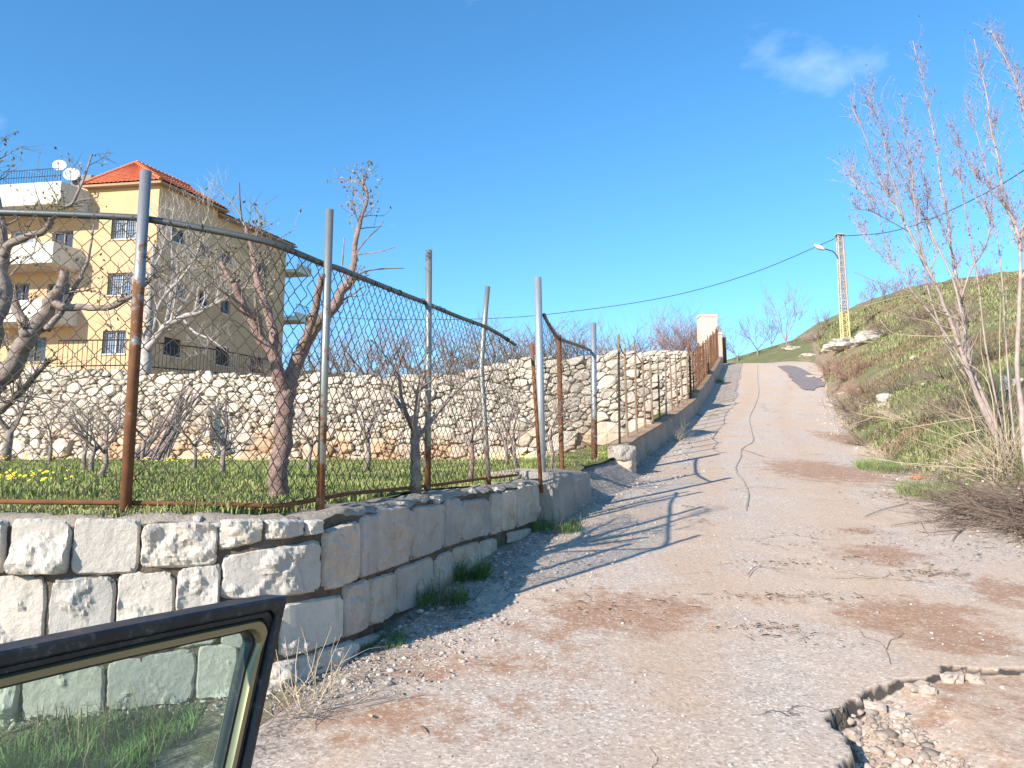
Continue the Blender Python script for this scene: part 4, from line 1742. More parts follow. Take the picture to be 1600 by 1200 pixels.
def front_tree():
    rnd = random.Random(101)
    Y = 5.15
    t = thing("fruit_tree", at(431, 800, Y), "pruned fruit tree with smooth pinkish forked trunk, nearest behind the fence", "tree", "orchard trees")
    tr, br = MB(), MB()
    tips = []
    limb(tr, [(427, 812), (431, 780), (438, 720), (443, 660), (447, 612)], Y, 0.068, 0.058, 14, 8)
    l1 = limb(tr, [(446, 625), (435, 590), (424, 556), (404, 522), (388, 492), (374, 462), (364, 442)], Y, 0.050, 0.020, 10, dY=-0.25)
    l2 = limb(tr, [(424, 556), (428, 525), (418, 488), (404, 450), (396, 412), (390, 380), (382, 352)], Y, 0.036, 0.012, 9, dY=0.3)
    l3 = limb(tr, [(447, 625), (456, 590), (466, 560), (482, 530), (496, 508), (520, 480), (538, 452), (550, 434)], Y, 0.056, 0.030, 11, dY=0.25)
    l4 = limb(tr, [(474, 545), (484, 512), (493, 480), (499, 450), (502, 430)], Y, 0.030, 0.022, 9, dY=-0.2)
    l5 = limb(tr, [(546, 440), (553, 410), (554, 385), (561, 350), (572, 318), (573, 300), (566, 281)], Y + 0.25, 0.027, 0.008, 8, dY=0.2)
    l6 = limb(tr, [(364, 442), (352, 425), (345, 408)], Y - 0.25, 0.018, 0.010, 7)
    for pix, r in (([(382, 352), (372, 330), (352, 305), (330, 283)], 0.007), ([(378, 345), (375, 315), (374, 284)], 0.007), ([(548, 436), (570, 424), (600, 420), (632, 419)], 0.008), ([(556, 395), (576, 370), (590, 358), (600, 345)], 0.007),
                   ([(556, 398), (590, 394), (618, 386)], 0.006), ([(545, 448), (535, 425), (536, 400), (538, 372)], 0.010), ([(382, 355), (362, 345), (345, 345)], 0.008), ([(486, 510), (478, 495), (492, 486)], 0.01)):
        limb(br, pix, Y, r, r * 0.45, 5, 3, dY=rnd.uniform(-0.3, 0.3))
    for l, c, L in ((l1, 14, 0.34), (l2, 24, 0.34), (l3, 8, 0.22), (l5, 22, 0.24), (l6, 6, 0.2)):
        spawn(br, l, rnd, c, L, 1, tips, 0.4, 0.85, 0.25, 0.35, 0.0028)
    tr.build("trunk", MAT['bark_pink'], t, smooth=True)
    br.build("twigs", MAT['bark_dark'], t)
    leaflets("leaves", tips, MAT['leaf'], t, rnd, 0.028, 2, 0.008, 0.3, 0.75)


def left_tree():
    rnd = random.Random(102)
    Y = 6.6
    t = thing("fruit_tree", at(-75, 765, Y), "thick limbed old fruit tree cut by the left edge of the picture", "tree", "orchard trees")
    tr, br = MB(), MB()
    tips = []
    limb(tr, [(-78, 790), (-70, 720), (-55, 660), (-30, 622), (-8, 600)], Y, 0.13, 0.095, 12)
    la = limb(tr, [(-30, 622), (-5, 595), (22, 565), (42, 532), (60, 508), (76, 484), (88, 462), (97, 440), (100, 428)], Y, 0.098, 0.038, 11, dY=0.1)
    lb = limb(tr, [(86, 475), (105, 481), (133, 480), (165, 481), (190, 472), (209, 462), (224, 447), (240, 430)], Y, 0.036, 0.014, 9, dY=-0.3)
    lc = limb(tr, [(72, 515), (88, 498), (104, 474), (118, 448), (132, 420), (141, 390), (147, 350)], Y, 0.030, 0.007, 8, dY=0.3)
    ld = limb(tr, [(44, 528), (36, 502), (20, 474), (0, 448), (-18, 430)], Y, 0.05, 0.03, 9, dY=0.2)
    le = limb(tr, [(-55, 660), (-30, 580), (-10, 520), (2, 470), (4, 420), (3, 380), (4, 345)], Y - 0.4, 0.085, 0.035, 11, dY=-0.1)
    lf = limb(tr, [(4, 400), (14, 382), (35, 372), (58, 366), (72, 358), (78, 343), (92, 328), (100, 322)], Y - 0.5, 0.036, 0.020, 9, dY=-0.2)
    lg = limb(tr, [(98, 324), (113, 318), (122, 300), (131, 280), (144, 240)], Y - 0.7, 0.015, 0.006, 7)
    lh = limb(br, [(113, 318), (130, 312), (152, 308), (153, 298)], Y - 0.7, 0.008, 0.004, 5)
    li = limb(tr, [(3, 350), (-6, 300), (-4, 250), (-10, 200)], Y - 0.5, 0.03, 0.01, 7)
    lj = limb(tr, [(-8, 600), (10, 575), (24, 553), (30, 535)], Y + 0.3, 0.045, 0.02, 8)
    lk = limb(tr, [(-30, 650), (0, 640), (35, 610), (66, 575), (90, 560)], Y + 0.5, 0.05, 0.012, 8)
    for l, c, L in ((la, 10, 0.3), (lb, 30, 0.42), (lc, 16, 0.34), (ld, 14, 0.4), (le, 10, 0.3), (lf, 34, 0.32), (lg, 5, 0.2), (li, 12, 0.35), (lk, 22, 0.42), (lj, 12, 0.35)):
        spawn(br, l, rnd, c, L, 1, tips, 0.3, 0.9, 0.12, 0.30, 0.003)
    tr.build("trunk", MAT['bark_dark'], t, smooth=True)
    br.build("twigs", MAT['bark_dark'], t)
    leaflets("leaves", tips, MAT['leaf'], t, rnd, 0.030, 2, 0.008, 0.25, 0.45)


def vase_tree(name, base, hgt, r0, label, seed, mat='bark_dark', cat="tree", group="orchard trees", spread=0.75, nl=4, lvl=2, fork=0.33, leaf=0, leafmat='leaf', twig=None, nchild=(3, 5), dens=1.0, up=0.25):
    rnd = random.Random(seed)
    base = Vector(base)
    t = thing(name, base, label, cat, group)
    tr, br = MB(), MB()
    tips = []
    lean = Vector((rnd.gauss(0, 0.06), rnd.gauss(0, 0.06), 1)).normalized()
    fk = base + lean * (hgt * fork)
    tr.tube([base - Vector((0, 0, 0.1)), base.lerp(fk, 0.5) + Vector((rnd.gauss(0, 0.02), rnd.gauss(0, 0.02), 0)), fk], [r0 * 1.15, r0 * 0.95, r0 * 0.8], 8)
    a0 = rnd.uniform(0, 6.28)
    for k in range(nl):
        a = a0 + 2 * math.pi * k / nl + rnd.uniform(-0.4, 0.4)
        s = spread * rnd.uniform(0.7, 1.25)
        d = Vector((math.cos(a) * s, math.sin(a) * s, rnd.uniform(0.75, 1.1))).normalized()
        o = fk - lean * (hgt * fork * rnd.uniform(0, 0.25))
        grow(br, o, d, hgt * (1 - fork) * rnd.uniform(0.75, 1.05), r0 * rnd.uniform(0.45, 0.62), lvl, rnd, tips, 0.85, up, nchild, 5, 4)
    tr.build("trunk", MAT[mat], t, smooth=True)
    br.build("crown", MAT[twig or mat], t)
    if leaf:
        leaflets("buds", tips, MAT[leafmat], t, rnd, leaf, 3, 0.008, 0.3, dens)
    return t


def orchard():
    L = [(78, 720, 108, 0.045, "thin bare fruit tree near the left edge, close to the stone wall"),
         (133, 738, 112, 0.045, "bare fruit tree, left one of the close trio left of the rusty post"),
         (143, 741, 122, 0.050, "bare fruit tree, middle one of the close trio left of the rusty post"),
         (153, 747, 134, 0.050, "bare fruit tree, right one of the close trio left of the rusty post"),
         (8, 716, 150, 0.11, "dark stout fruit tree trunk standing behind the thick limbs at far left"),
         (222, 724, 120, 0.05, "leaning bare fruit tree just right of the rusty fence post"),
         (303, 734, 112, 0.042, "small bare fruit tree with a forked crown left of the pinkish trunk"),
         (350, 744, 128, 0.050, "bushy bare fruit tree beside the left foot of the pinkish trunk"),
         (482, 737, 118, 0.042, "slender bare fruit tree just left of the second fence post"),
         (573, 738, 140, 0.055, "low forked bare fruit tree midway between second and third fence posts"),
         (650, 771, 245, 0.052, "tall dark fruit tree with a knotty trunk beside the third fence post"),
         (734, 755, 205, 0.045, "reddish trunked fruit tree left of the bent fence post"),
         (792, 735, 130, 0.030, "thin pinkish fruit tree right of the bent fence post"),
         (811, 739, 150, 0.040, "slanting bare fruit tree just left of the leaning rusty post"),
         (860, 742, 170, 0.035, "thin bare fruit tree seen through the wire gate")]
    for i, (px, py, hp, r, lab) in enumerate(L):
        a, b, c = ray(px, py)
        ys = np.arange(4.5, 17.6, 0.05)
        d = (EYE + c / b * ys) - HL(a / b * ys, ys)
        k = np.where(d < 0)[0]
        y = ys[k[0]] if len(k) else 17.0
        # grazing lawn: fall back to the depth where the foot row fits best
        if not len(k):
            y = float(ys[np.argmin(np.abs(d))])
        y = max(5.6, min(16.8, y))
        p = Vector((a / b * y, y, float(HL(a / b * y, y))))
        h = hp / 1200.0 * y
        vase_tree("fruit_tree", p, h, max(0.024, r * ((0.46 + y / 18) if i == 10 else (0.36 + y / 30))), lab, 300 + i, mat='bark_dark' if i not in (11, 12) else 'bark_pink', spread=0.85, nl=4 if i != 10 else 5, lvl=2, fork=0.36 if i != 10 else 0.42, twig='bark_dark', nchild=(4, 6) if i != 10 else (2, 4), leaf=0.028 if i in (10, 11, 7, 5) else 0, dens=0.25)


front_tree()
left_tree()
orchard()


def terrace_trees():
    # pale tree in front of the house corner
    rnd = random.Random(77)
    y = 24.0
    zb = terrace_z(at(232, 580, y).x, y)
    b = at(228, 560, y)
    t = thing("walnut_tree", Vector((b.x, y, zb)), "whitish many branched bare tree in front of the house corner", "tree")
    tr, br = MB(), MB()
    tips = []
    limb(tr, [(222, 640), (226, 590), (229, 545), (232, 500), (236, 440), (240, 380)], y, 0.24, 0.05, 10)
    l1 = limb(tr, [(229, 548), (250, 520), (275, 500), (310, 488), (345, 470), (372, 455)], y, 0.13, 0.03, 8, dY=-1)
    l2 = limb(tr, [(258, 514), (266, 470), (270, 420), (268, 370), (272, 322)], y, 0.07, 0.015, 7, dY=1)
    l3 = limb(tr, [(240, 520), (252, 470), (288, 430), (310, 390), (318, 345)], y, 0.07, 0.015, 7, dY=-1.5)
    l4 = limb(tr, [(232, 500), (222, 450), (250, 400), (262, 350)], y, 0.06, 0.014, 7, dY=0.6)
    l5 = limb(tr, [(285, 497), (305, 520), (330, 530), (352, 548)], y, 0.05, 0.012, 6, dY=-1)
    l6 = limb(tr, [(229, 540), (215, 505), (205, 480), (210, 440)], y, 0.06, 0.012, 6, dY=-1)
    for l, c, L in ((l1, 34, 1.3), (l2, 32, 1.2), (l3, 36, 1.2), (l4, 30, 1.1), (l5, 14, 0.8), (l6, 14, 0.8)):
        spawn(br, l, rnd, c, L, 2, tips, 0.15, 0.8, 0.35, 0.4, 0.007, 3, (2, 4))
    tr.build("trunk", MAT['bark_white'], t, smooth=True)
    br.build("crown", MAT['bark_white'], t)
    # bare orchard above the dry stone wall
    spots = [(455, 27, 60), (495, 24, 66), (535, 25, 72), (572, 23, 78), (612, 26, 72), (655, 24, 70), (700, 26, 66), (735, 23, 60), (768, 25, 62), (800, 24, 56), (832, 26, 60), (862, 24, 52), (895, 26, 58),
             (925, 25, 50), (952, 27, 56), (978, 26, 52), (1003, 28, 50), (1026, 31, 42), (420, 26, 50), (515, 31, 85), (640, 33, 84), (585, 35, 80), (765, 34, 76), (880, 36, 70), (960, 37, 66)]
    names = ["between the house and the slanting fork", "left of the second fence post above the stone wall", "right of the second fence post above the stone wall"]
    posn = ["below the house corner", "left of the second post", "right of the second post", "at the middle of the second fence bay", "right of the middle of the second bay", "left of the third post", "right of the third post",
            "midway between third and bent posts", "behind the bent post", "right of the bent post", "left of the tall gate post", "right of the tall gate post", "above the sagging gate rail", "behind the short gate post",
            "above the first thin posts uphill", "above the second and third thin posts uphill", "right of the short gate post by the thin posts", "near the reddish bush uphill", "at the house's right foot", "far back left of the second post",
            "far back left of the third post", "far back in the second bay", "far back behind the bent post", "far back behind the tall gate post", "far back above the thin posts"]
    for i, (px, y, hp) in enumerate(spots):
        x = (px - 800) / 1200 * y
        zb = terrace_z(x, y)
        h = max(1.3, (hp + 22) / 1200.0 * y)
        vase_tree("bare_tree", (x, y, zb - 0.1), h, 0.06, "bare tree above stone wall, " + posn[i], 500 + i, mat='bark_dark', group="bare trees above the stone wall", spread=0.85, nl=5, lvl=2, fork=0.18, twig='twig_far', nchild=(4, 6), up=0.3)


GROW_MIN = 0.0045
terrace_trees()


# hedge of brown undergrowth along the upper terrace
def brush(name, c, size, n, label, seed, mat, L=0.5, r=0.006, up=0.6, cat="shrub", group=None, lvl=1):
    rnd = random.Random(seed)
    t = thing(name, c, label, cat, group)
    mb = MB()
    tips = []
    c = Vector(c)
    for _ in range(n):
        a = rnd.uniform(0, 6.283)
        q = math.sqrt(rnd.random())
        o = c + Vector((math.cos(a) * size[0] * q * 0.55, math.sin(a) * size[1] * q * 0.55, 0))
        d = Vector((math.cos(a) * q * size[0], math.sin(a) * q * size[1], size[2] * rnd.uniform(0.55, 1.1) * (1.1 - 0.45 * q * q)))
        d += Vector((rnd.gauss(0, 0.25), rnd.gauss(0, 0.25), 0)) * d.length * 0.5
        grow(mb, o, d, d.length * rnd.uniform(0.7, 1.1), r, lvl, rnd, tips, 0.7, up * 0.3, (2, 4), 3, 3)
    mb.build("branches", MAT[mat], t)
    return t, tips


for i, (px, y, w) in enumerate(((470, 21.3, 1.1), (520, 21.0, 1.2), (575, 20.8, 1.2), (625, 20.6, 1.1), (680, 20.5, 1.2), (730, 20.4, 1.1), (785, 20.6, 1.0), (830, 20.8, 0.9), (880, 21.0, 0.9))):
    x = (px - 800) / 1200 * y
    where = ["by the house's right foot", "under the fork's right limb", "right of the second fence post", "in the middle of the second bay", "left of the third fence post", "right of the third fence post", "behind the bent fence post", "left of the tall gate post", "right of the tall gate post"][i]
    brush("dry_bush", (x, y, terrace_z(x, y) - 0.1), (w, 0.5, 0.62), 70, "dry bush topping the stone wall, " + where, 700 + i, 'twig', 0.5, 0.007, group="dry bushes on the stone wall")

GROW_MIN = 0.009
c = at(1076, 556, 46.0)
brush("reddish_bush", (c.x, c.y, c.z - 0.5), (1.7, 1.4, 2.3), 170, "large rounded reddish brown bare bush left of the gate pillars", 740, 'twig_red', 1.2, 0.014, 0.8, "bush", lvl=2)

GROW_MIN = 0.0022
# bundle of cut sticks leaning on the stone wall
def stick_bundle():
    rnd = random.Random(9)
    y = 17.3
    b = at(243, 722, y)
    t = thing("stick_bundle", (b.x, y, float(HL(b.x, y))), "bundle of long cut sticks leaning on the stone wall behind the rusty post", "sticks")
    for i in range(34):
        x0 = b.x + rnd.uniform(-0.55, 0.45)
        x1 = b.x + 0.25 + rnd.uniform(-0.28, 0.28)
        y0 = y - rnd.uniform(0.0, 0.5)
        mb = MB()
        z0 = float(HL(x0, y0))
        p0, p1 = Vector((x0, y0, z0 - 0.03)), Vector((x1, y + 1.15, z0 + rnd.uniform(1.3, 2.0)))
        m = p0.lerp(p1, 0.5) + Vector((rnd.gauss(0, 0.04), 0, rnd.gauss(0, 0.04)))
        mb.tube(smoothpath([p0, m, p1], 3), [0.022] * 3 + [0.014] * 4, 5)
        mb.build("stick", MAT['bark_dark'], t)


stick_bundle()

# ------------------------------------------------------------------ sapling group on the right bank
def right_tree():
    rnd = random.Random(55)
    Y = 10.6
    b = at(1570, 716, Y)
    t = thing("budding_tree", Vector((b.x, Y, float(H(b.x, Y)))), "tall slender budding tree with several pale stems on the right bank", "tree", "budding trees on the right bank")
    tr, br = MB(), MB()
    tips = []
    A = limb(tr, [(1578, 742), (1570, 708), (1550, 668), (1533, 635), (1510, 570), (1490, 515), (1475, 478), (1457, 436), (1440, 402), (1422, 365), (1408, 337)], Y, 0.043, 0.013, 10)
    A1 = limb(tr, [(1408, 337), (1396, 316), (1384, 299), (1370, 267), (1352, 215), (1331, 166)], Y, 0.0144, 0.005, 6, dY=0.3)
    A2 = limb(tr, [(1412, 345), (1402, 305), (1388, 260), (1380, 215), (1368, 180), (1357, 152)], Y, 0.0115, 0.004, 6, dY=-0.4)
    A3 = limb(tr, [(1400, 330), (1375, 315), (1350, 300), (1335, 285), (1326, 266)], Y, 0.0086, 0.004, 5, dY=0.5)
    A4 = limb(tr, [(1448, 418), (1436, 370), (1428, 310), (1424, 260), (1416, 220), (1408, 182)], Y, 0.0122, 0.004, 6, dY=-0.5)
    A5 = limb(tr, [(1452, 426), (1462, 395), (1450, 350), (1448, 300), (1440, 245), (1437, 215)], Y, 0.0101, 0.004, 6, dY=0.5)
    B = limb(tr, [(1584, 735), (1568, 690), (1545, 640), (1525, 595), (1515, 560), (1507, 510), (1502, 460), (1489, 411), (1481, 348), (1471, 292), (1461, 222), (1447, 145), (1426, 64)], Y + 0.25, 0.0374, 0.005, 9, dY=0.3)
    B1 = limb(tr, [(1502, 465), (1518, 420), (1540, 385), (1548, 340), (1549, 300), (1540, 260), (1525, 205), (1506, 155)], Y + 0.3, 0.0158, 0.004, 6, dY=0.4)
    B2 = limb(tr, [(1548, 345), (1525, 310), (1505, 285), (1490, 270)], Y + 0.5, 0.0072, 0.003, 5, dY=0.4)
    B3 = limb(tr, [(1545, 335), (1515, 255), (1495, 225), (1482, 200)], Y + 0.5, 0.0072, 0.003, 5, dY=-0.2)
    B4 = limb(tr, [(1486, 390), (1470, 350), (1455, 320), (1445, 290)], Y + 0.3, 0.0072, 0.003, 5, dY=-0.4)
    A6 = limb(tr, [(1420, 362), (1390, 345), (1360, 330), (1336, 326)], Y, 0.0072, 0.003, 5, dY=-0.5)
    A7 = limb(tr, [(1462, 445), (1420, 430), (1390, 412), (1370, 390), (1350, 370), (1335, 330)], Y, 0.0086, 0.003, 5, dY=0.6)
    for l, c, L in ((A, 16, 0.6), (A1, 40, 0.42), (A2, 40, 0.40), (A3, 26, 0.42), (A4, 40, 0.40), (A5, 34, 0.42), (B, 80, 0.34), (B1, 44, 0.34), (B2, 22, 0.28), (B3, 24, 0.28), (B4, 22, 0.28), (A6, 24, 0.3), (A7, 30, 0.3)):
        spawn(br, l, rnd, int(c * 1.5), L, 1, tips, 0.35 if l is A or l is B else 0.12, 0.55, 0.55, 0.4, 0.0026, 3, (1, 3))
    for pix in ([(1588, 738), (1560, 640), (1540, 540), (1528, 440), (1512, 350), (1500, 280), (1492, 240)], [(1580, 735), (1545, 650), (1500, 560), (1462, 500), (1425, 455), (1392, 400), (1372, 340), (1352, 300)],
                [(1590, 735), (1580, 640), (1572, 540), (1566, 440), (1556, 360), (1540, 320)], [(1520, 600), (1490, 560), (1455, 470), (1440, 400), (1432, 340), (1420, 290)], [(1505, 505), (1490, 440), (1462, 380), (1440, 330), (1395, 250), (1385, 220)]):
        X_ = limb(tr, pix, Y + rnd.uniform(-0.3, 0.5), 0.018, 0.004, 6, 4, dY=rnd.uniform(-0.4, 0.5))
        spawn(br, X_, rnd, 34, 0.34, 1, tips, 0.45, 0.55, 0.5, 0.4, 0.0026, 3, (1, 3))
    tr.build("stems", MAT['bark_sap'], t, smooth=True)
    br.build("twigs", MAT['bark_sap'], t)
    leaflets("buds", tips + [A1, A2, A3, A4, A5, B1], MAT['bud'], t, rnd, 0.034, 2, 0.010, 0.15, 0.8)

    # second tree at the edge of the picture
    Y2 = 9.6
    b = at(1600, 690, Y2)
    t2 = thing("budding_tree", Vector((b.x, Y2, float(H(b.x, Y2)))), "upright grey budding tree at the right edge of the picture", "tree", "budding trees on the right bank")
    tr, br = MB(), MB()
    tips = []
    C = limb(tr, [(1606, 745), (1599, 690), (1596, 640), (1589, 570), (1592, 500), (1594, 436), (1593, 378), (1585, 345), (1569, 320), (1559, 250), (1547, 195), (1541, 145), (1522, 61)], Y2, 0.037, 0.005, 9)
    D = limb(tr, [(1593, 380), (1603, 330), (1612, 270), (1606, 200), (1592, 145), (1580, 110), (1548, 47)], Y2, 0.0216, 0.005, 7, dY=0.3)
    E = limb(tr, [(1594, 440), (1625, 380), (1650, 300), (1660, 200)], Y2, 0.0216, 0.006, 7, dY=-0.3)
    F = limb(tr, [(1570, 322), (1548, 296), (1530, 280), (1516, 258)], Y2, 0.0072, 0.003, 5)
    for l, c, L in ((C, 70, 0.32), (D, 70, 0.3), (E, 40, 0.35), (F, 20, 0.25)):
        spawn(br, l, rnd, int(c * 1.5), L, 1, tips, 0.45 if l is C else 0.1, 0.55, 0.5, 0.4, 0.0026, 3, (1, 3))
    tr.build("stems", MAT['bark_sap'], t2, smooth=True)
    br.build("twigs", MAT['bark_sap'], t2)
    leaflets("buds", tips + [D, E], MAT['bud'], t2, rnd, 0.034, 2, 0.010, 0.15, 0.8)

    # long pale whips and suckers from the stool
    t3 = thing("sucker_shoots", at(1560, 725, 10.2), "long pale whippy shoots arching left from the foot of the budding tree", "shoots")
    W = [[(1560, 725), (1500, 690), (1440, 668), (1380, 640), (1335, 628)], [(1555, 728), (1500, 706), (1440, 690), (1390, 668)], [(1550, 732), (1490, 730), (1420, 726), (1330, 706)], [(1545, 735), (1470, 728), (1400, 722), (1340, 712)],
         [(1560, 700), (1520, 640), (1480, 615), (1445, 608), (1400, 598)], [(1490, 515), (1440, 500), (1400, 492), (1360, 470), (1345, 455)], [(1495, 525), (1440, 525), (1395, 520), (1375, 500)], [(1475, 480), (1420, 455), (1370, 440), (1335, 425)],
         [(1498, 500), (1450, 480), (1420, 462), (1350, 478)], [(1565, 705), (1555, 640), (1535, 560), (1532, 515)], [(1575, 705), (1568, 640), (1562, 560), (1563, 470)], [(1560, 715), (1530, 690), (1520, 655), (1500, 600), (1480, 560)],
         [(1570, 712), (1600, 650), (1610, 600)], [(1562, 718), (1520, 700), (1500, 670), (1450, 640)], [(1540, 650), (1500, 655), (1440, 665), (1405, 670)], [(1532, 672), (1490, 682), (1470, 700), (1455, 706)], [(1560, 720), (1545, 600), (1500, 560), (1460, 520)]]
    mb = MB()
    for i, w in enumerate(W):
        limb(mb, w, 10.3 + 0.1 * (i % 5), 0.0085, 0.004, 5, 4, dY=rnd.uniform(-0.8, 0.6))
    for i in range(90):
        o = at(rnd.uniform(1545, 1600), rnd.uniform(705, 735), rnd.uniform(9.9, 10.9))
        o.z = float(H(o.x, o.y)) - 0.02
        d = Vector((rnd.gauss(-0.35, 0.6), rnd.gauss(-0.2, 0.5), rnd.uniform(0.3, 1.2)))
        grow(mb, o, d, rnd.uniform(0.4, 1.3), 0.006, 1, rnd, [], 0.6, 0.1, (1, 3), 3, 3)
    mb.build("shoots", MAT['twig_pale'], t3)


right_tree()

# ------------------------------------------------------------------ apartment house
HC = at(250, 284, 40.0)
E1 = Vector((-0.989, 0.148, 0)).normalized()
E2 = Vector((0.387, 0.922, 0)).normalized()
ZE = HC.z
Z0 = 5.6


def hp(a, b, z):
    return Vector((HC.x, HC.y, 0)) + E1 * a + E2 * b + Vector((0, 0, z))


def hbox(mb, a0, a1, b0, b1, z0, z1):
    vs_ = [hp(a, b, z) for z in (z0, z1) for b in (b0, b1) for a in (a0, a1)]
    # a runs left, so the winding is mirrored
    fs_ = [(0, 1, 3, 2), (4, 6, 7, 5), (0, 4, 5, 1), (2, 3, 7, 6), (0, 2, 6, 4), (1, 5, 7, 3)]
    mb.add(vs_, fs_)


house = thing("apartment_house", hp(4, 5, Z0), "cream four storey apartment house with red tiled hip roof and white balconies", "house")


def wall_with_holes(mb, face, u0, u1, z0, z1, holes, depth=0.22):
    """face(u,z,d) -> point; holes are (ua,ub,za,zb); leaves real openings with reveals"""
    us = sorted(set([u0, u1] + [h[0] for h in holes] + [h[1] for h in holes]))
    zs = sorted(set([z0, z1] + [h[2] for h in holes] + [h[3] for h in holes]))
    for i in range(len(us) - 1):
        for j in range(len(zs) - 1):
            um, zm = (us[i] + us[i + 1]) / 2, (zs[j] + zs[j + 1]) / 2
            if any(h[0] < um < h[1] and h[2] < zm < h[3] for h in holes):
                continue
            mb.add([face(us[i], zs[j], 0), face(us[i + 1], zs[j], 0), face(us[i + 1], zs[j + 1], 0), face(us[i], zs[j + 1], 0)], [(0, 1, 2, 3)])
    for (a, b, c, d) in holes:
        q = [(a, c), (b, c), (b, d), (a, d)]
        for k in range(4):
            p, r = q[k], q[(k + 1) % 4]
            mb.add([face(p[0], p[1], 0), face(r[0], r[1], 0), face(r[0], r[1], depth), face(p[0], p[1], depth)], [(0, 1, 2, 3)])


def window(face, u0, u1, z0, z1, bright, grille, parent):
    mb = MB()
    fr = 0.07

    def slab(mb_, a, b, c, d, d0, d1):
        v = [face(u, z, dd) for dd in (d0, d1) for z in (c, d) for u in (a, b)]
        mb_.add(v, [(0, 1, 3, 2), (4, 6, 7, 5), (0, 4, 5, 1), (2, 3, 7, 6), (0, 2, 6, 4), (1, 5, 7, 3)])
    slab(mb, u0 + 0.002, u0 + fr, z0 + 0.002, z1 - 0.002, 0.12, 0.2)
    slab(mb, u1 - fr, u1 - 0.002, z0 + 0.002, z1 - 0.002, 0.12, 0.2)
    slab(mb, u0 + fr, u1 - fr, z1 - fr, z1 - 0.002, 0.12, 0.2)
    slab(mb, u0 + fr, u1 - fr, z0 + 0.002, z0 + fr, 0.12, 0.2)
    slab(mb, (u0 + u1) / 2 - 0.03, (u0 + u1) / 2 + 0.03, z0 + fr, z1 - fr, 0.13, 0.19)
    w = mb.build("window", MAT['white_metal'] if bright else MAT['box_grey'], parent)
    mb = MB()
    slab(mb, u0 + 0.01, u1 - 0.01, z0 + 0.01, z1 - 0.01, 0.205, 0.215)
    p = mb.build("pane", MAT['glass_sky'] if bright else MAT['glass_dark'], w)
    mb = MB()
    slab(mb, u0 - 0.06, u1 + 0.06, z0 - 0.09, z0 - 0.002, -0.07, 0.1)
    mb.build("sill", MAT['white_render'], w)
    if grille:
        mb = MB()
        n = max(5, int((u1 - u0) / 0.13))
        for k in range(n + 1):
            u = u0 + 0.02 + (u1 - u0 - 0.04) * k / n
            mb.tube([face(u, z0 + 0.02, 0.03), face(u, z1 - 0.02, 0.03)], 0.016, 4)
        for q in (0.03, 0.35, 0.70, 0.97):
            z = z0 + (z1 - z0) * q
            mb.tube([face(u0 + 0.01, z, 0.03), face(u1 - 0.01, z, 0.03)], 0.016, 4)
        mb.build("grille", MAT['iron'], w)


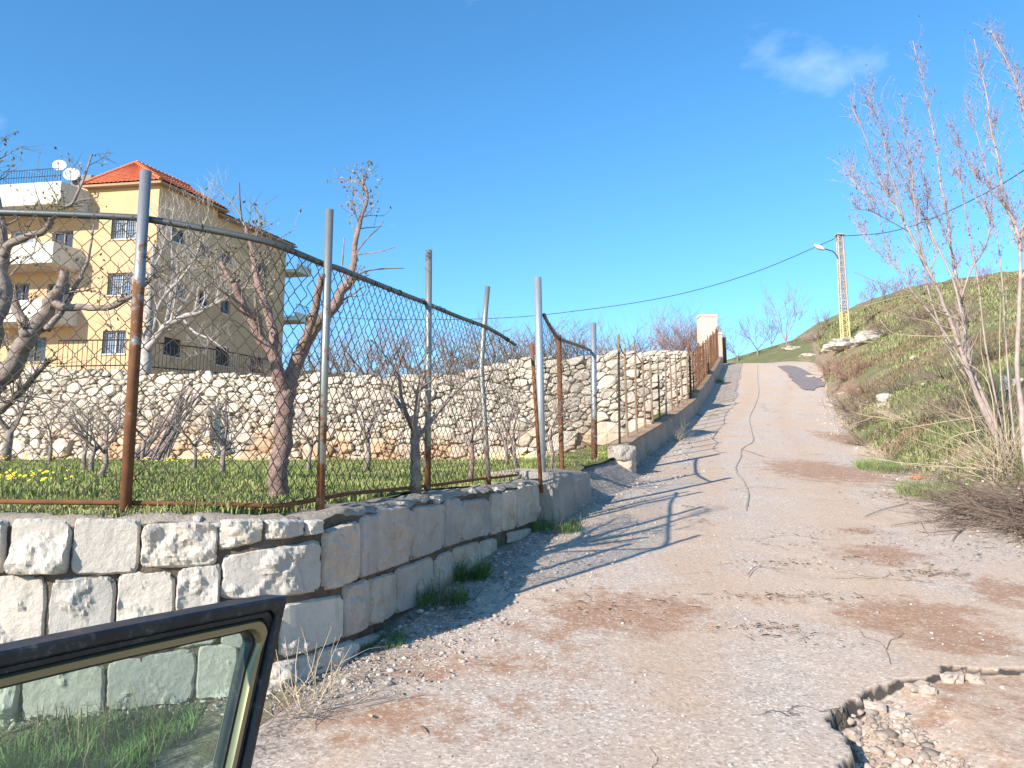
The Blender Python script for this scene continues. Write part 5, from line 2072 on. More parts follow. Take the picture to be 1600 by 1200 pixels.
def build_house():
    # ---- front face of the right wing (a 0..4.1), side face, recessed left front
    def front(u, z, d):
        return hp(u, d, z)

    def side(u, z, d):
        return hp(d, u, z)

    def side2(u, z, d):
        return hp(0.35 + d, u, z)

    def pix_front(px, py):
        a, b, c = ray(px, py)
        # intersect with plane through HC along E1
        n = Vector((E1.y, -E1.x, 0))
        k = (HC.x * n.x + HC.y * n.y) / (a * n.x + b * n.y)
        P = Vector((a * k, b * k, EYE + c * k))
        return (Vector((P.x - HC.x, P.y - HC.y, 0))).dot(E1), P.z

    def pix_side(px, py):
        a, b, c = ray(px, py)
        n = Vector((E2.y, -E2.x, 0))
        k = (HC.x * n.x + HC.y * n.y) / (a * n.x + b * n.y)
        P = Vector((a * k, b * k, EYE + c * k))
        return (Vector((P.x - HC.x, P.y - HC.y, 0))).dot(E2), P.z
    fw = []
    for (x0, x1, y0, y1) in ((175, 211, 339, 372), (169, 205, 427, 460), (161, 195, 517, 552)):
        u1, zt = pix_front(x0, y0)
        u0, zb = pix_front(x1, y1)
        fw.append((u0, u1, zb, zt))
    lw = []
    for (x0, x1, y0, y1) in ((18, 50, 361, 402), (82, 112, 362, 402), (18, 42, 444, 492), (74, 106, 444, 492), (30, 70, 528, 565)):
        u1, zt = pix_front(x0, y0)
        u0, zb = pix_front(x1, y1)
        lw.append((u0, u1, zb, zt))
    AL = 10.5
    mb = MB()
    wall_with_holes(mb, front, 0, AL, Z0, ZE, fw + lw)
    mb.build("wall", MAT['render'], house)
    sw = []
    for (x0, x1, y0, y1) in ((268, 290, 352, 384), (268, 290, 436, 468), (257, 281, 524, 559), (312, 326, 378, 404), (312, 326, 452, 480)):
        u0, zt = pix_side(x0, y0 + 2)
        u1, zb = pix_side(x1, y1)
        sw.append((u0, u1, zb, zt))
    mb = MB()
    wall_with_holes(mb, side, 0, 4.3, Z0, ZE, [s for s in sw if s[1] < 4.2])
    mb.build("wall", MAT['render'], house)
    sw2 = []
    for (x0, x1, y0, y1) in ((356, 370, 388, 414), (410, 426, 409, 436), (354, 368, 466, 492), (404, 418, 484, 506), (346, 366, 540, 573), (400, 418, 556, 584)):
        u0, zt = pix_side(x0, y0)
        u1, zb = pix_side(x1, y1)
        sw2.append((u0, u1, zb, zt))
    mb = MB()
    wall_with_holes(mb, side2, 4.3, 11.0, Z0, ZE - 0.25, [s for s in sw2 if s[0] > 4.4 and s[1] < 10.9])
    # return, back and far walls
    for P in ([hp(0, 4.3, Z0), hp(0.35, 4.3, Z0), hp(0.35, 4.3, ZE), hp(0, 4.3, ZE)],
              [hp(0.35, 11, Z0), hp(AL, 11, Z0), hp(AL, 11, ZE), hp(0.35, 11, ZE - 0.25)],
              [hp(AL, 11, Z0), hp(AL, 0, Z0), hp(AL, 0, ZE), hp(AL, 11, ZE)]):
        mb.add(P, [(0, 1, 2, 3)])
    mb.build("wall", MAT['render'], house)
    for i, h_ in enumerate(fw):
        window(front, *h_, True, True, house)
    for i, h_ in enumerate(lw):
        window(front, *h_, i in (0,), False, house)
    for i, h_ in enumerate(s for s in sw if s[1] < 4.2):
        window(side, *h_, False, i == 2, house)
    for i, h_ in enumerate(s for s in sw2 if s[0] > 4.4 and s[1] < 10.9):
        window(side2, *h_, False, i >= 4, house)

    # ---- floors inside so that panes do not look through an empty shell
    mb = MB()
    for z in (Z0 + 0.3, Z0 + 3.3, Z0 + 6.3, Z0 + 9.2, ZE - 0.4):
        hbox(mb, 0.6, AL - 0.1, 0.3, 10.7, z, z + 0.2)
    mb.build("floor_slabs", MAT['box_grey'], house)

    # ---- hip roof of the wing, tiles as rolled rows
    ov = 0.38
    rise = 1.55
    wA, wB = 3.95, 4.75

    def tiled(mb, P00, P10, P01, P11, n_across, n_up):
        """roof facet as overlapping tile courses with rolls; P00,P10 eave; P01,P11 ridge"""
        nn = (P10 - P00).cross(P01 - P00).normalized()
        if nn.z < 0:
            nn = -nn
        rows = []
        for j in range(n_up):
            for e in (0, 1):
                v = (j + e) / n_up
                lift = 0.055 if e == 0 else 0.0
                row = []
                for i in range(n_across * 4 + 1):
                    u = i / (n_across * 4)
                    p = P00.lerp(P10, u).lerp(P01.lerp(P11, u), v)
                    row.append(p + nn * (lift + 0.035 * (0.5 + 0.5 * math.cos(i * math.pi / 2))))
                rows.append(row)
        mb.grid(rows)
    roof = MB()
    eFL, eFR = hp(wA + ov, -ov, ZE - 0.06), hp(-ov, -ov, ZE - 0.06)
    eBR, eBL = hp(-ov, wB, ZE - 0.06), hp(wA + ov, wB, ZE - 0.06)
    r0, r1 = hp(2.3, 0.9, ZE + rise), hp(2.3, wB, ZE + rise)
    tiled(roof, eFL, eFR, r0, r0, 18, 13)
    tiled(roof, eFR, eBR, r0, r1, 20, 13)
    tiled(roof, eBL, eFL, r1, r0, 20, 13)
    roof.add([eBR, eBL, r1], [(0, 1, 2)])
    rf = roof.build("roof", MAT['tile'], house)
    mb = MB()
    for a, b in ((eFL, r0), (eFR, r0), (r0, r1)):
        n = 14
        for k in range(n):
            p, q = a.lerp(b, k / n), a.lerp(b, (k + 1) / n)
            mb.tube([p + Vector((0, 0, 0.07)), q + Vector((0, 0, 0.05))], [0.13, 0.10], 7)
    mb.build("ridge_tiles", MAT['tile'], rf)
    mb = MB()
    hbox(mb, -ov, wA + ov, -ov, wB, ZE - 0.20, ZE - 0.075)
    mb.build("eaves", MAT['rust_cap'], rf)
    # lower rear roof and its eave line
    mb = MB()
    a0, a1 = hp(-0.1, 4.3, ZE - 0.28), hp(-0.1, 11.5, ZE - 0.28)
    b0, b1 = hp(4.0, 4.3, ZE + 0.35), hp(4.0, 11.5, ZE + 0.35)
    tiled(mb, a0, a1, b0, b1, 26, 8)
    lr = mb.build("rear_roof", MAT['tile'], house)
    mb = MB()
    hbox(mb, -0.1, 4, 4.35, 11.5, ZE - 0.40, ZE - 0.30)
    mb.build("eaves", MAT['rust_cap'], lr)
    # left roof seen over the terrace parapet
    mb = MB()
    tiled(mb, hp(4.4, 3.0, ZE - 0.1), hp(9.6, 3.0, ZE - 0.9), hp(4.4, 6.0, ZE + 1.1), hp(7.5, 6.0, ZE + 0.5), 22, 10)
    mb.build("left_roof", MAT['tile'], house)

    # ---- balconies on the front left, solid white parapets
    def balcony(px0, px1, yt, yb, depth, slabt=0.25):
        u1, zt = pix_front(px0, yt)
        u0, zb = pix_front(px1, yb)
        return u0, u1, zb, zt
    for k, (zb, zt, a0, a1) in enumerate(((ZE - 1.55, ZE - 0.35, 4.25, 10.6), (ZE - 4.75, ZE - 3.65, 4.45, 10.6), (ZE - 7.85, ZE - 6.75, 4.45, 10.6))):
        mb = MB()
        dpt = 1.6
        hbox(mb, a0, a1, -dpt, 0.0 - 0.003, zb - 0.02, zb + 0.18)
        hbox(mb, a0, a1, -dpt - 0.12, -dpt - 0.002, zb - 0.03, zt)
        hbox(mb, a0 - 0.12, a0 - 0.002, -dpt - 0.12, -0.003, zb - 0.03, zt)
        mb.build("balcony", MAT['white_render'], house)
    # roof terrace railing
    rl = MB()
    zt = ZE - 0.35
    for k in range(42):
        a = 4.3 + 6.3 * k / 41
        rl.tube([hp(a, -1.66, zt), hp(a, -1.66, zt + 0.75)], 0.012, 4)
    for z in (zt + 0.75, zt + 0.35):
        rl.tube([hp(4.25, -1.66, z), hp(10.6, -1.66, z)], 0.018, 4)
    o = rl.build("terrace_railing", MAT['iron'], house)
    # stair head box
    mb = MB()
    hbox(mb, 4.35, 5.6, 0.2, 1.8, ZE - 0.3, ZE + 0.75)
    mb.build("stair_head", MAT['box_grey'], house)
    # right-end balconies seen edge on
    for (zb, zt) in ((ZE - 2.2, ZE - 1.2), (ZE - 5.5, ZE - 4.5)):
        mb = MB()
        hbox(mb, -0.55, 3.5, 11.0, 12.4, zb, zb + 0.2)
        hbox(mb, -0.55, 3.5, 12.28, 12.4, zb + 0.2, zt - 0.45)
        hbox(mb, -0.55, -0.43, 11.0, 12.4, zb + 0.2, zt - 0.45)
        b = mb.build("balcony", MAT['white_render'], house)
        mb = MB()
        for k in range(9):
            mb.tube([hp(-0.5, 11.05 + 0.16 * k, zt - 0.45), hp(-0.5, 11.05 + 0.16 * k, zt + 0.1)], 0.012, 4)
        mb.tube([hp(-0.5, 11.0, zt + 0.1), hp(-0.5, 12.4, zt + 0.1)], 0.02, 4)
        mb.build("railing", MAT['iron'], b)
    # low annex wall right of the house
    mb = MB()
    hbox(mb, -3.5, 0.34, 9.0, 11.5, Z0, Z0 + 3.0)
    mb.build("annex", MAT['render'], house)


build_house()


def dish(px, py, r, y, lab):
    c = at(px, py, y)
    t = thing("satellite_dish", c, lab, "satellite dish", "satellite dishes on the house roof")
    ax = Vector((0.25, -0.92, 0.28)).normalized()
    u = ax.cross(Vector((0, 0, 1))).normalized()
    v = u.cross(ax)
    P = []
    for i in range(7):
        q = i / 6
        P.append([c + (u * math.cos(a) + v * math.sin(a)) * r * q - ax * (0.16 * r * (1 - q * q) * 1.6) for a in np.linspace(0, 2 * math.pi, 25)])
    for i in range(6, -1, -1):
        q = i / 6
        P.append([c + (u * math.cos(a) + v * math.sin(a)) * r * q - ax * (0.16 * r * (1 - q * q) * 1.6 + 0.02) for a in np.linspace(0, 2 * math.pi, 25)])
    mb = MB()
    mb.grid(P)
    mb.build("reflector", MAT['white_metal'], t, smooth=True)
    mb = MB()
    f = c + ax * r * 0.85 - v * 0.15 * r
    mb.tube([c - v * r * 0.97, f], 0.014, 5)
    mb.tube([f, f - ax * 0.14], 0.03, 8)
    mb.build("feed_arm", MAT['iron'], t)
    mb = MB()
    mb.tube([c - ax * 0.3, c - ax * 0.3 - Vector((0, 0, 1.3))], 0.035, 8)
    mb.tube([c - ax * 0.05 - ax * r * 0.2, c - ax * 0.3], 0.03, 6)
    mb.build("mast", MAT['box_grey'], t)


dish(93, 258, 0.36, 41.2, "upper left white satellite dish on the house roof")
dish(112, 272, 0.43, 40.8, "lower right, larger white satellite dish on the house roof")


def iron_railing():
    a, b, c, d = at(92, 532, 29), at(205, 531, 29.5), at(330, 545, 32.5), at(441, 566, 38)
    t = thing("iron_railing", (b.x, b.y, 5.6), "black iron railing along the terrace in front of the house", "railing")
    pts = [a, b, c, d]
    bars = MB()
    rails = MB()
    for i in range(3):
        p, q = pts[i], pts[i + 1]
        n = int((q - p).length / 0.17)
        for k in range(n):
            r = p.lerp(q, k / n)
            bars.tube([r, r - Vector((0, 0, 1.15))], 0.014, 4)
        rails.tube([p, q], 0.03, 5)
        rails.tube([p - Vector((0, 0, 1.0)), q - Vector((0, 0, 1.0))], 0.025, 5)
    o = bars.build("bars", MAT['iron'], t)
    o["kind"] = "stuff"
    rails.build("rails", MAT['iron'], t)
    base = MB()
    for i in range(3):
        p, q = pts[i], pts[i + 1]
        zb = 4.0
        w = Vector((0, 0.25, 0))
        base.add([Vector((p.x, p.y, zb)), Vector((q.x, q.y, zb)), q - Vector((0, 0, 1.16)), p - Vector((0, 0, 1.16)), Vector((p.x, p.y, zb)) + w, Vector((q.x, q.y, zb)) + w, q - Vector((0, 0, 1.16)) + w, p - Vector((0, 0, 1.16)) + w],
                 [(0, 1, 2, 3), (5, 4, 7, 6), (3, 2, 6, 7)])
    base.build("plinth", MAT['render'], t)


iron_railing()

# ------------------------------------------------------------------ utility pole, lamp and cables
POLE_Y = 44.0
pole_b = at(1323, 558, POLE_Y)
pole_b.z = float(H(pole_b.x, pole_b.y)) - 0.2
pole_t = at(1312, 368, POLE_Y)


def build_pole():
    t = thing("lattice_pole", pole_b, "lattice utility pole with faded yellow foot beside the road's crest", "utility pole")
    zsplit = at(1318, 487, POLE_Y).z
    for nm, za, zb, m in (("upper_lattice", zsplit, pole_t.z, 'pole'), ("yellow_foot", pole_b.z, zsplit - 0.002, 'pole_yellow')):
        mb = MB()

        def c(z):
            f = (z - pole_b.z) / (pole_t.z - pole_b.z)
            return pole_b.lerp(pole_t, f), 0.20 - 0.06 * f

        def corner(z, i):
            p, h = c(z)
            dx, dy = ((-1, -1), (1, -1), (1, 1), (-1, 1))[i]
            return Vector((p.x + dx * h, p.y + dy * h * 0.8, z))
        for i in range(4):
            mb.tube([corner(za, i), corner(zb, i)], 0.05, 4)
        st = 0.20
        n = int((zb - za) / st)
        for k in range(n):
            z0, z1 = za + (zb - za) * k / n, za + (zb - za) * (k + 1) / n
            for i in range(4):
                j = (i + 1) % 4
                mb.tube([corner(z0, i if k % 2 else j), corner(z1, j if k % 2 else i)], 0.024, 4)
                mb.tube([corner(z1, i), corner(z1, j)], 0.018, 4)
        mb.build(nm, MAT[m], t)
    mb = MB()
    mb.obox(pole_t + Vector((0, 0, 0.03)), (0.26, 0, 0), (0, 0.22, 0), (0, 0, 0.025))
    mb.build("top_plate", MAT['pole'], t)
    # street lamp
    l = thing("street_lamp", at(1306, 400, POLE_Y), "white street lamp head on a thin arm fixed to the lattice pole", "street lamp")
    mb = MB()
    mb.tube(smoothpath([at(1310, 405, POLE_Y), at(1304, 395, POLE_Y), at(1296, 391, POLE_Y), at(1284, 388, POLE_Y)], 4), 0.03, 6)
    mb.build("arm", MAT['cable'], l)
    hd = MB()
    a, b = at(1287, 389.5, POLE_Y), at(1271, 383, POLE_Y)
    P = []
    for k in range(9):
        q = k / 8
        p = a.lerp(b, q)
        r = 0.14 * math.sin(math.pi * (0.12 + 0.82 * q)) ** 0.6
        P.append([p + Vector((0, math.cos(w) * r * 1.3, math.sin(w) * r)) for w in np.linspace(0, 2 * math.pi, 13)])
    hd.grid(P)
    hd.build("lamp_head", MAT['white_metal'], l, smooth=True)
    # cables
    def cable(pts, lab):
        pts = smoothpath(pts, 10)
        o = thing("overhead_cable", pts[0], lab, "cable")
        mb = MB()
        mb.tube(pts, 0.022, 5)
        mb.build("strand", MAT['cable'], o)
    cable([at(1309, 370, POLE_Y), at(1288, 380, 44), at(1180, 425, 45), at(1060, 460, 47), at(930, 482, 50), at(780, 497, 54), at(600, 499, 60), at(430, 492, 66)], "black overhead cable sagging left from the pole across the orchard")
    cable([at(1314, 369, POLE_Y), at(1380, 364, 41), at(1440, 348, 38), at(1520, 312, 34), at(1600, 266, 30), at(1700, 190, 26)], "black overhead cable rising right from the pole behind the budding trees")


build_pole()

# ------------------------------------------------------------------ hill: far trees, rocks, shrubs
GROW_MIN = 0.011
for i, (px, py, y, hpx, lab, m) in enumerate([
        (1228, 512, 58, 58, "bare pinkish tree with upright crown, tallest on the crest left of the pole", 'twig_red'), (1182, 527, 60, 36, "small bare tree left of the pinkish tree on the hill crest", 'twig_far'),
        (1152, 538, 60, 26, "low bare tree nearest the gate pillars on the hill crest", 'twig_far'), (1205, 522, 64, 30, "faint bare tree between the two crest trees left of the pole", 'twig_far'),
        (1358, 480, 56, 44, "bare tree on the crest just right of the pole", 'twig_red'), (1385, 470, 55, 36, "bare pale tree second right of the pole on the crest", 'twig_far'), (1412, 468, 52, 46, "bare reddish tree third right of the pole on the crest", 'twig_red'),
        (1448, 462, 50, 40, "bare tree behind the leaning stem of the budding tree", 'twig_far'), (1540, 452, 48, 46, "bare twiggy tree on the crest near the right edge", 'twig_red'), (1285, 497, 60, 14, "tiny bare shrub tree on the crest left of the pole", 'twig_far')]):
    c = at(px, py, y)
    z = float(H(c.x, c.y))
    vase_tree("bare_tree", (c.x, c.y, min(z, c.z) - 0.15), hpx * 0.85 / 1200 * y + max(0, c.z - z), 0.055, lab, 800 + i, mat='bark_dark', group="bare trees on the hill crest", spread=0.7, nl=5, lvl=2, fork=0.2, twig=m, nchild=(4, 6), up=0.4)

GROW_MIN = 0.0030
ROCKS = [(1386, 627, 0.26, 0.2, 0.19, "brown topped pale boulder on the grass bank beside the road"), (1384, 634, 0.17, 0.12, 0.10, "small white stone in front of the brown topped boulder"), (1580, 603, 0.20, 0.16, 0.18, "white boulder on the bank behind the right hand stems"),
         (1330, 540, 1.3, 0.7, 0.36, "long pale rock ledge right behind the foot of the pole"), (1362, 530, 0.85, 0.6, 0.42, "rough pale rock outcrop right of the pole"), (1300, 546, 0.55, 0.4, 0.28, "low pale rock left of the pole foot"),
         (1240, 545, 0.75, 0.35, 0.20, "flat pale rock on the slope above the road end"), (1262, 556, 0.5, 0.3, 0.14, "small flat rock by the road end below the slope"), (1165, 530, 0.9, 0.5, 0.30, "white rock slab on the crest above the gate pillars"),
         (1456, 589, 0.12, 0.09, 0.05, "small white stone on the middle of the bank"), (1445, 602, 0.08, 0.07, 0.06, "tiny white stone left on the middle of the bank"), (1395, 578, 0.14, 0.10, 0.06, "small white stone high on the bank above the boulder"),
         (1270, 590, 0.45, 0.2, 0.10, "flat stone at the edge of the dark road patch"),
         (1220, 536, 0.35, 0.25, 0.12, "small rock left on the slope above the road end"), (1430, 560, 0.16, 0.12, 0.08, "little pale stone among the shrubs of the bank")]
for i, (px, py, sx, sy, sz, lab) in enumerate(ROCKS):
    p = gp(px, py)
    mb = MB()
    rock_into(mb, (0, 0, 0), (sx * 0.92, sy * 0.92, sz * 0.92), 2.3 * i + 1, 4, 0.42)
    o = mb.build("field_rock", MAT['rock'], None, smooth=False)
    o.location = p + Vector((0, 0, sz * 0.05))
    tag(o, lab, "rock", "rocks on the hillside")

SHRUBS = [(1330, 590, 0.7, 0.6, 0.75, 60, 'twig_red', "reddish dry shrub at the foot of the pole"), (1300, 580, 0.5, 0.5, 0.5, 40, 'twig_red', "small reddish dry shrub left of the pole's foot"), (1345, 640, 0.6, 0.7, 0.40, 50, 'twig', "brown dry shrub between road edge and boulder"),
          (1480, 520, 1.0, 0.8, 0.85, 70, 'twig', "dark brown shrub behind the leaning stem high on the bank"), (1445, 500, 0.8, 0.7, 0.6, 55, 'twig', "dark brown shrub left of the leaning stem high on the bank"), (1590, 660, 0.8, 0.7, 0.55, 70, 'twig', "tangled brown shrub beside the right edge stems"),
          (1505, 640, 0.7, 0.7, 0.42, 55, 'twig', "low brown shrub left of the budding tree's foot"), (1440, 655, 0.7, 0.6, 0.28, 40, 'twig_pale', "thin pale dry shrub on the bank right of the boulder"), (1360, 690, 0.4, 0.8, 0.25, 40, 'twig', "low brown scrub at the road edge below the boulder"),
          (1550, 560, 0.9, 0.7, 0.5, 55, 'twig', "dry shrub behind the upright right edge tree"), (1395, 520, 0.8, 0.7, 0.5, 50, 'twig', "brown shrub right of the rock outcrop"), (1280, 530, 0.6, 0.5, 0.35, 35, 'twig', "olive brown shrub on the slope left of the pole"),
          (1370, 660, 0.5, 0.7, 0.30, 45, 'twig', "scrubby brown brush just below the brown topped boulder"), (1410, 610, 0.6, 0.6, 0.30, 45, 'twig', "thin brown brush above and right of the boulder"), (1480, 590, 0.7, 0.6, 0.30, 45, 'twig', "thin brown brush in the middle of the bank behind the stems"),
          (1350, 615, 0.5, 0.7, 0.35, 45, 'twig_red', "reddish brush along the road edge below the pole"), (1520, 600, 0.6, 0.6, 0.35, 45, 'twig', "brown brush between the leaning stem and the right edge"), (1385, 710, 0.35, 0.6, 0.16, 40, 'twig_pale', "low pale straw at the road edge left of the green patch")]
for i, (px, py, sx, sy, sz, n, m, lab) in enumerate(SHRUBS):
    p = gp(px, py)
    GROW_MIN = 0.0022 + 0.00012 * p.y
    k = 1.0 + 0.012 * p.y
    brush("dry_shrub", (p.x, p.y, p.z - 0.05), (sx * k, sy * k, sz * k), int(n * 1.5), lab, 900 + i, m, 0.5, 0.006 + 0.0002 * p.y, 0.4, group="dry shrubs on the bank")


GROW_MIN = 0.0022


def branch_pile():
    rnd = random.Random(31)
    c = gp(1560, 800)
    t = thing("branch_pile", c, "pile of cut grey brown branches on the right edge of the road", "branch pile")
    mb = MB()
    for i in range(300):
        px, py = rnd.uniform(1500, 1680), rnd.uniform(775, 850)
        if py > 800 + (px - 1480) * 0.35 or py < 800 - (px - 1480) * 0.35:
            if rnd.random() < 0.8:
                continue
        o = gp(px, py)
        o.z += rnd.uniform(0.0, 0.16)
        a = math.pi + rnd.gauss(0.15, 0.5)
        d = Vector((math.cos(a), math.sin(a) * 0.8, rnd.gauss(0.02, 0.12)))
        grow(mb, o, d, rnd.uniform(0.4, 1.1), rnd.uniform(0.004, 0.010), 1, rnd, [], 0.5, -0.05, (2, 4), 4, 4)
    mb.build("branches", MAT['twig'], t)


branch_pile()


def loose_branch(pix, r, lab, seed):
    rnd = random.Random(seed)
    pts = [gp(px, py) + Vector((0, 0, 0.03)) for px, py in pix]
    t = thing("fallen_branch", pts[0], lab, "branch", "fallen branches on the road")
    mb = MB()
    path = smoothpath(pts, 4)
    m = len(path)
    rad = [r * (1 - 0.6 * i / (m - 1)) for i in range(m)]
    mb.tube(path, rad, 5)
    spawn(mb, (path, rad), rnd, 5, 0.25, 0, [], 0.2, 0.7, -0.1, 0.5, 0.002)
    mb.build("stem", MAT['bark_dark'], t)


loose_branch([(1490, 812), (1460, 818), (1420, 822), (1392, 826)], 0.010, "long thin branch lying on the road left of the branch pile", 1)
loose_branch([(1498, 815), (1507, 828), (1497, 838), (1488, 850)], 0.010, "short forked branch poking down from the branch pile onto the road", 2)
loose_branch([(1420, 790), (1380, 800), (1350, 812)], 0.007, "thin twig on the road above the long branch", 3)
loose_branch([(1168, 905), (1182, 892), (1215, 894), (1250, 896)], 0.004, "thin bent twig lying in the middle of the road", 4)
loose_branch([(1450, 905), (1480, 900), (1505, 908)], 0.006, "small clump of twigs on the right half of the road", 5)


# ------------------------------------------------------------------ grass and small growth
def blades(name, P, hgt, wid, mat, seed, lean=0.45, parent=None, label=None, cat=None, tri=True):
    rs = np.random.RandomState(seed)
    n = len(P)
    a = rs.rand(n) * 2 * np.pi
    h = hgt * rs.uniform(0.5, 1.25, n) if np.isscalar(hgt) else hgt * rs.uniform(0.6, 1.2, n)
    l = np.abs(rs.normal(0, lean, n)) * h
    b = rs.rand(n) * 2 * np.pi
    w = wid * rs.uniform(0.6, 1.3, n)
    dx, dy = np.cos(a) * w, np.sin(a) * w
    lx, ly = np.cos(b) * l, np.sin(b) * l
    p0 = P + np.stack([-dx, -dy, np.full(n, -0.02)], 1)
    p1 = P + np.stack([dx, dy, np.full(n, -0.02)], 1)
    m0 = P + np.stack([-dx * 0.7 + lx * 0.4, -dy * 0.7 + ly * 0.4, h * 0.62], 1)
    m1 = P + np.stack([dx * 0.7 + lx * 0.4, dy * 0.7 + ly * 0.4, h * 0.62], 1)
    tp = P + np.stack([lx, ly, h * np.clip(1 - 0.35 * l / np.maximum(h, 1e-4), 0.4, 1)], 1)
    V = np.stack([p0, p1, m1, m0, tp], 1).reshape(-1, 3)
    k = np.arange(n) * 5
    F = np.concatenate([np.stack([k, k + 1, k + 2], 1), np.stack([k, k + 2, k + 3], 1), np.stack([k + 3, k + 2, k + 4], 1)])
    o = npmesh(name, V, F, mat, parent, kind="stuff")
    if label:
        tag(o, label, cat)
    return o


def lawn_grass():
    rs = np.random.RandomState(3)
    n = 100000
    y = 3.9 + (rs.rand(n) ** 1.5) * 14.5
    xm = XL(y) - 0.32
    x = xm - rs.rand(n) * (0.7 * y + 3.2 + xm)
    z = HL(x, y) + fbm(x, y, 91, 1.1, 4) * 0.10
    keep = fbm(x, y, 12, 0.9, 3) > -0.20
    x, y, z = x[keep], y[keep], z[keep]
    h = (0.045 + 0.10 * np.clip(fbm(x, y, 22, 0.8, 3) + 0.25, 0, 1)) * (1 - 0.25 * (y > 12))
    blades("lawn_grass", np.stack([x, y, z], 1), h, 0.0055, MAT['grass'], 4, 0.75, label="short green orchard grass behind the fence", cat="grass")
    # yellow flowers
    n = 5200
    y = 5.5 + rs.rand(n) * 12
    x = (XL(y) - 0.5) - rs.rand(n) * (0.68 * y + 3.0 + XL(y))
    f = fbm(x, y, 62, 0.45, 3)
    k = f > 0.15
    x, y = x[k], y[k]
    z = HL(x, y) + fbm(x, y, 91, 1.1, 4) * 0.10 + rs.uniform(0.07, 0.16, len(x))
    V, F = [], []
    for i in range(len(x)):
        r = 0.016 * rs.uniform(0.7, 1.3)
        o = len(V)
        t = rs.uniform(-0.5, 0.5)
        for q in range(6):
            a = q * math.pi / 3
            V.append((x[i] + r * math.cos(a), y[i] + r * math.sin(a) * 0.8, z[i] + r * math.sin(a + t) * 0.6))
        V.append((x[i], y[i], z[i] + 0.006))
        for q in range(6):
            F.append((o + q, o + (q + 1) % 6, o + 6))
    o = npmesh("yellow_flowers", np.array(V), np.array(F), MAT['flower'], kind="stuff")
    tag(o, "scattered yellow flowers in the orchard grass", "flowers")


lawn_grass()


def hill_grass():
    rs = np.random.RandomState(8)
    n = 130000
    y = 6.5 + (rs.rand(n) ** 1.35) * 52
    u = (rs.rand(n) ** 1.4) * (4 + 0.40 * y)
    x = XR(y) + 0.12 + u
    k = (x / y < 0.78) & (fbm(x, y, 77, 0.7, 4) + 0.06 * np.clip(u, 0, 2.5) > 0.06)
    x, y, u = x[k], y[k], u[k]
    z = H(x, y) + fbm(x, y, 5, 1.4, 4) * 0.16 * np.clip(u / 1.2, 0, 1) - 0.01
    g = fbm(x, y, 41, 0.45, 3) + 0.22 * np.exp(-((u - 1.6) / 1.4) ** 2) * (y < 20)
    green = g > -0.04
    sc_ = 1 + 0.03 * y
    for sel, m, nm, hh, lab in ((green, 'grass_hill', "bank_grass", 0.13, "green grass covering the right bank and hill"), (~green, 'grass_dry', "dry_grass", 0.10, "sparse dry brown grass on the right bank and hill")):
        P = np.stack([x[sel], y[sel], z[sel]], 1)
        if not green is sel and len(P) > 26000:
            P = P[rs.permutation(len(P))[:26000]]
        blades(nm, P, hh * (0.75 + 0.022 * P[:, 1]), 0.0045 + 0.00045 * P[:, 1], MAT[m], 9, 0.75, label=lab, cat="grass")


hill_grass()


def tuft(px, py, n, h, spread, mat, lab, seed, fn=HG, dry=0):
    p = gp(px, py, fn)
    rs = np.random.RandomState(seed)
    t = thing("grass_tuft", p, lab, "grass tuft", "weeds at the wall foot")
    a = rs.rand(n) * 6.283
    r = np.sqrt(rs.rand(n)) * spread
    P = np.stack([p.x + np.cos(a) * r, p.y + np.sin(a) * r, np.zeros(n)], 1)
    P[:, 2] = fn(P[:, 0], P[:, 1])
    o = blades("blades", P, h * 0.85, 0.0032, MAT[mat], seed, 1.0, parent=t)
    if dry:
        a = rs.rand(dry) * 6.283
        P = np.stack([p.x + np.cos(a) * spread * 1.2 * rs.rand(dry), p.y + np.sin(a) * spread * 1.2 * rs.rand(dry), np.zeros(dry)], 1)
        P[:, 2] = fn(P[:, 0], P[:, 1])
        blades("dry_stalks", P, h * 1.5, 0.0026, MAT['grass_dry'], seed + 1, 1.2, parent=t)


tuft(733, 905, 420, 0.20, 0.16, 'grass_dark', "bright green grass tuft at the wall foot under the fourth block from the end", 1)
tuft(690, 945, 320, 0.17, 0.20, 'grass_dark', "thin green grass tuft with pale dry stalks at the middle of the wall foot", 2, dry=70)
tuft(590, 1010, 420, 0.085, 0.17, 'grass_dark', "low dark leafy weed at the wall foot near the car door", 3)
tuft(868, 830, 420, 0.18, 0.26, 'grass_dark', "dark grass tuft at the end of the block wall", 4, dry=30)
tuft(985, 715, 420, 0.28, 0.32, 'grass_dark', "dark weed clump at the start of the concrete kerb wall", 5, dry=60)
tuft(1040, 668, 300, 0.28, 0.30, 'grass_dark', "small dark weed clump midway up the kerb wall", 6)
tuft(1112, 598, 420, 0.40, 0.60, 'grass_dark', "dark weed clump at the kerb wall near the pillars", 7)
tuft(1102, 650, 500, 0.09, 0.42, 'grass_hill', "small flat patch of grass growing out of the road", 8)
tuft(235, 1160, 420, 0.15, 0.20, 'grass_dark', "tall green grass tuft at the wall foot seen through the door glass", 9)
tuft(140, 1195, 800, 0.17, 0.30, 'grass_dark', "broad green grass clump seen low through the door glass", 10, dry=60)
tuft(20, 1205, 700, 0.17, 0.30, 'grass_dark', "green grass clump at the lower left corner behind the door glass", 11)
tuft(1318, 683, 200, 0.08, 0.22, 'grass_hill', "small grass tuft at the right edge of the road", 12)
tuft(1440, 712, 3200, 0.19, 1.1, 'grass_lush', "lush green grass patch left of the budding tree's foot", 13)
tuft(1535, 748, 3200, 0.19, 1.1, 'grass_lush', "lush green grass patch above the branch pile", 14)
tuft(1405, 648, 2200, 0.20, 1.0, 'grass_lush', "lush green grass patch around the brown topped boulder", 15)


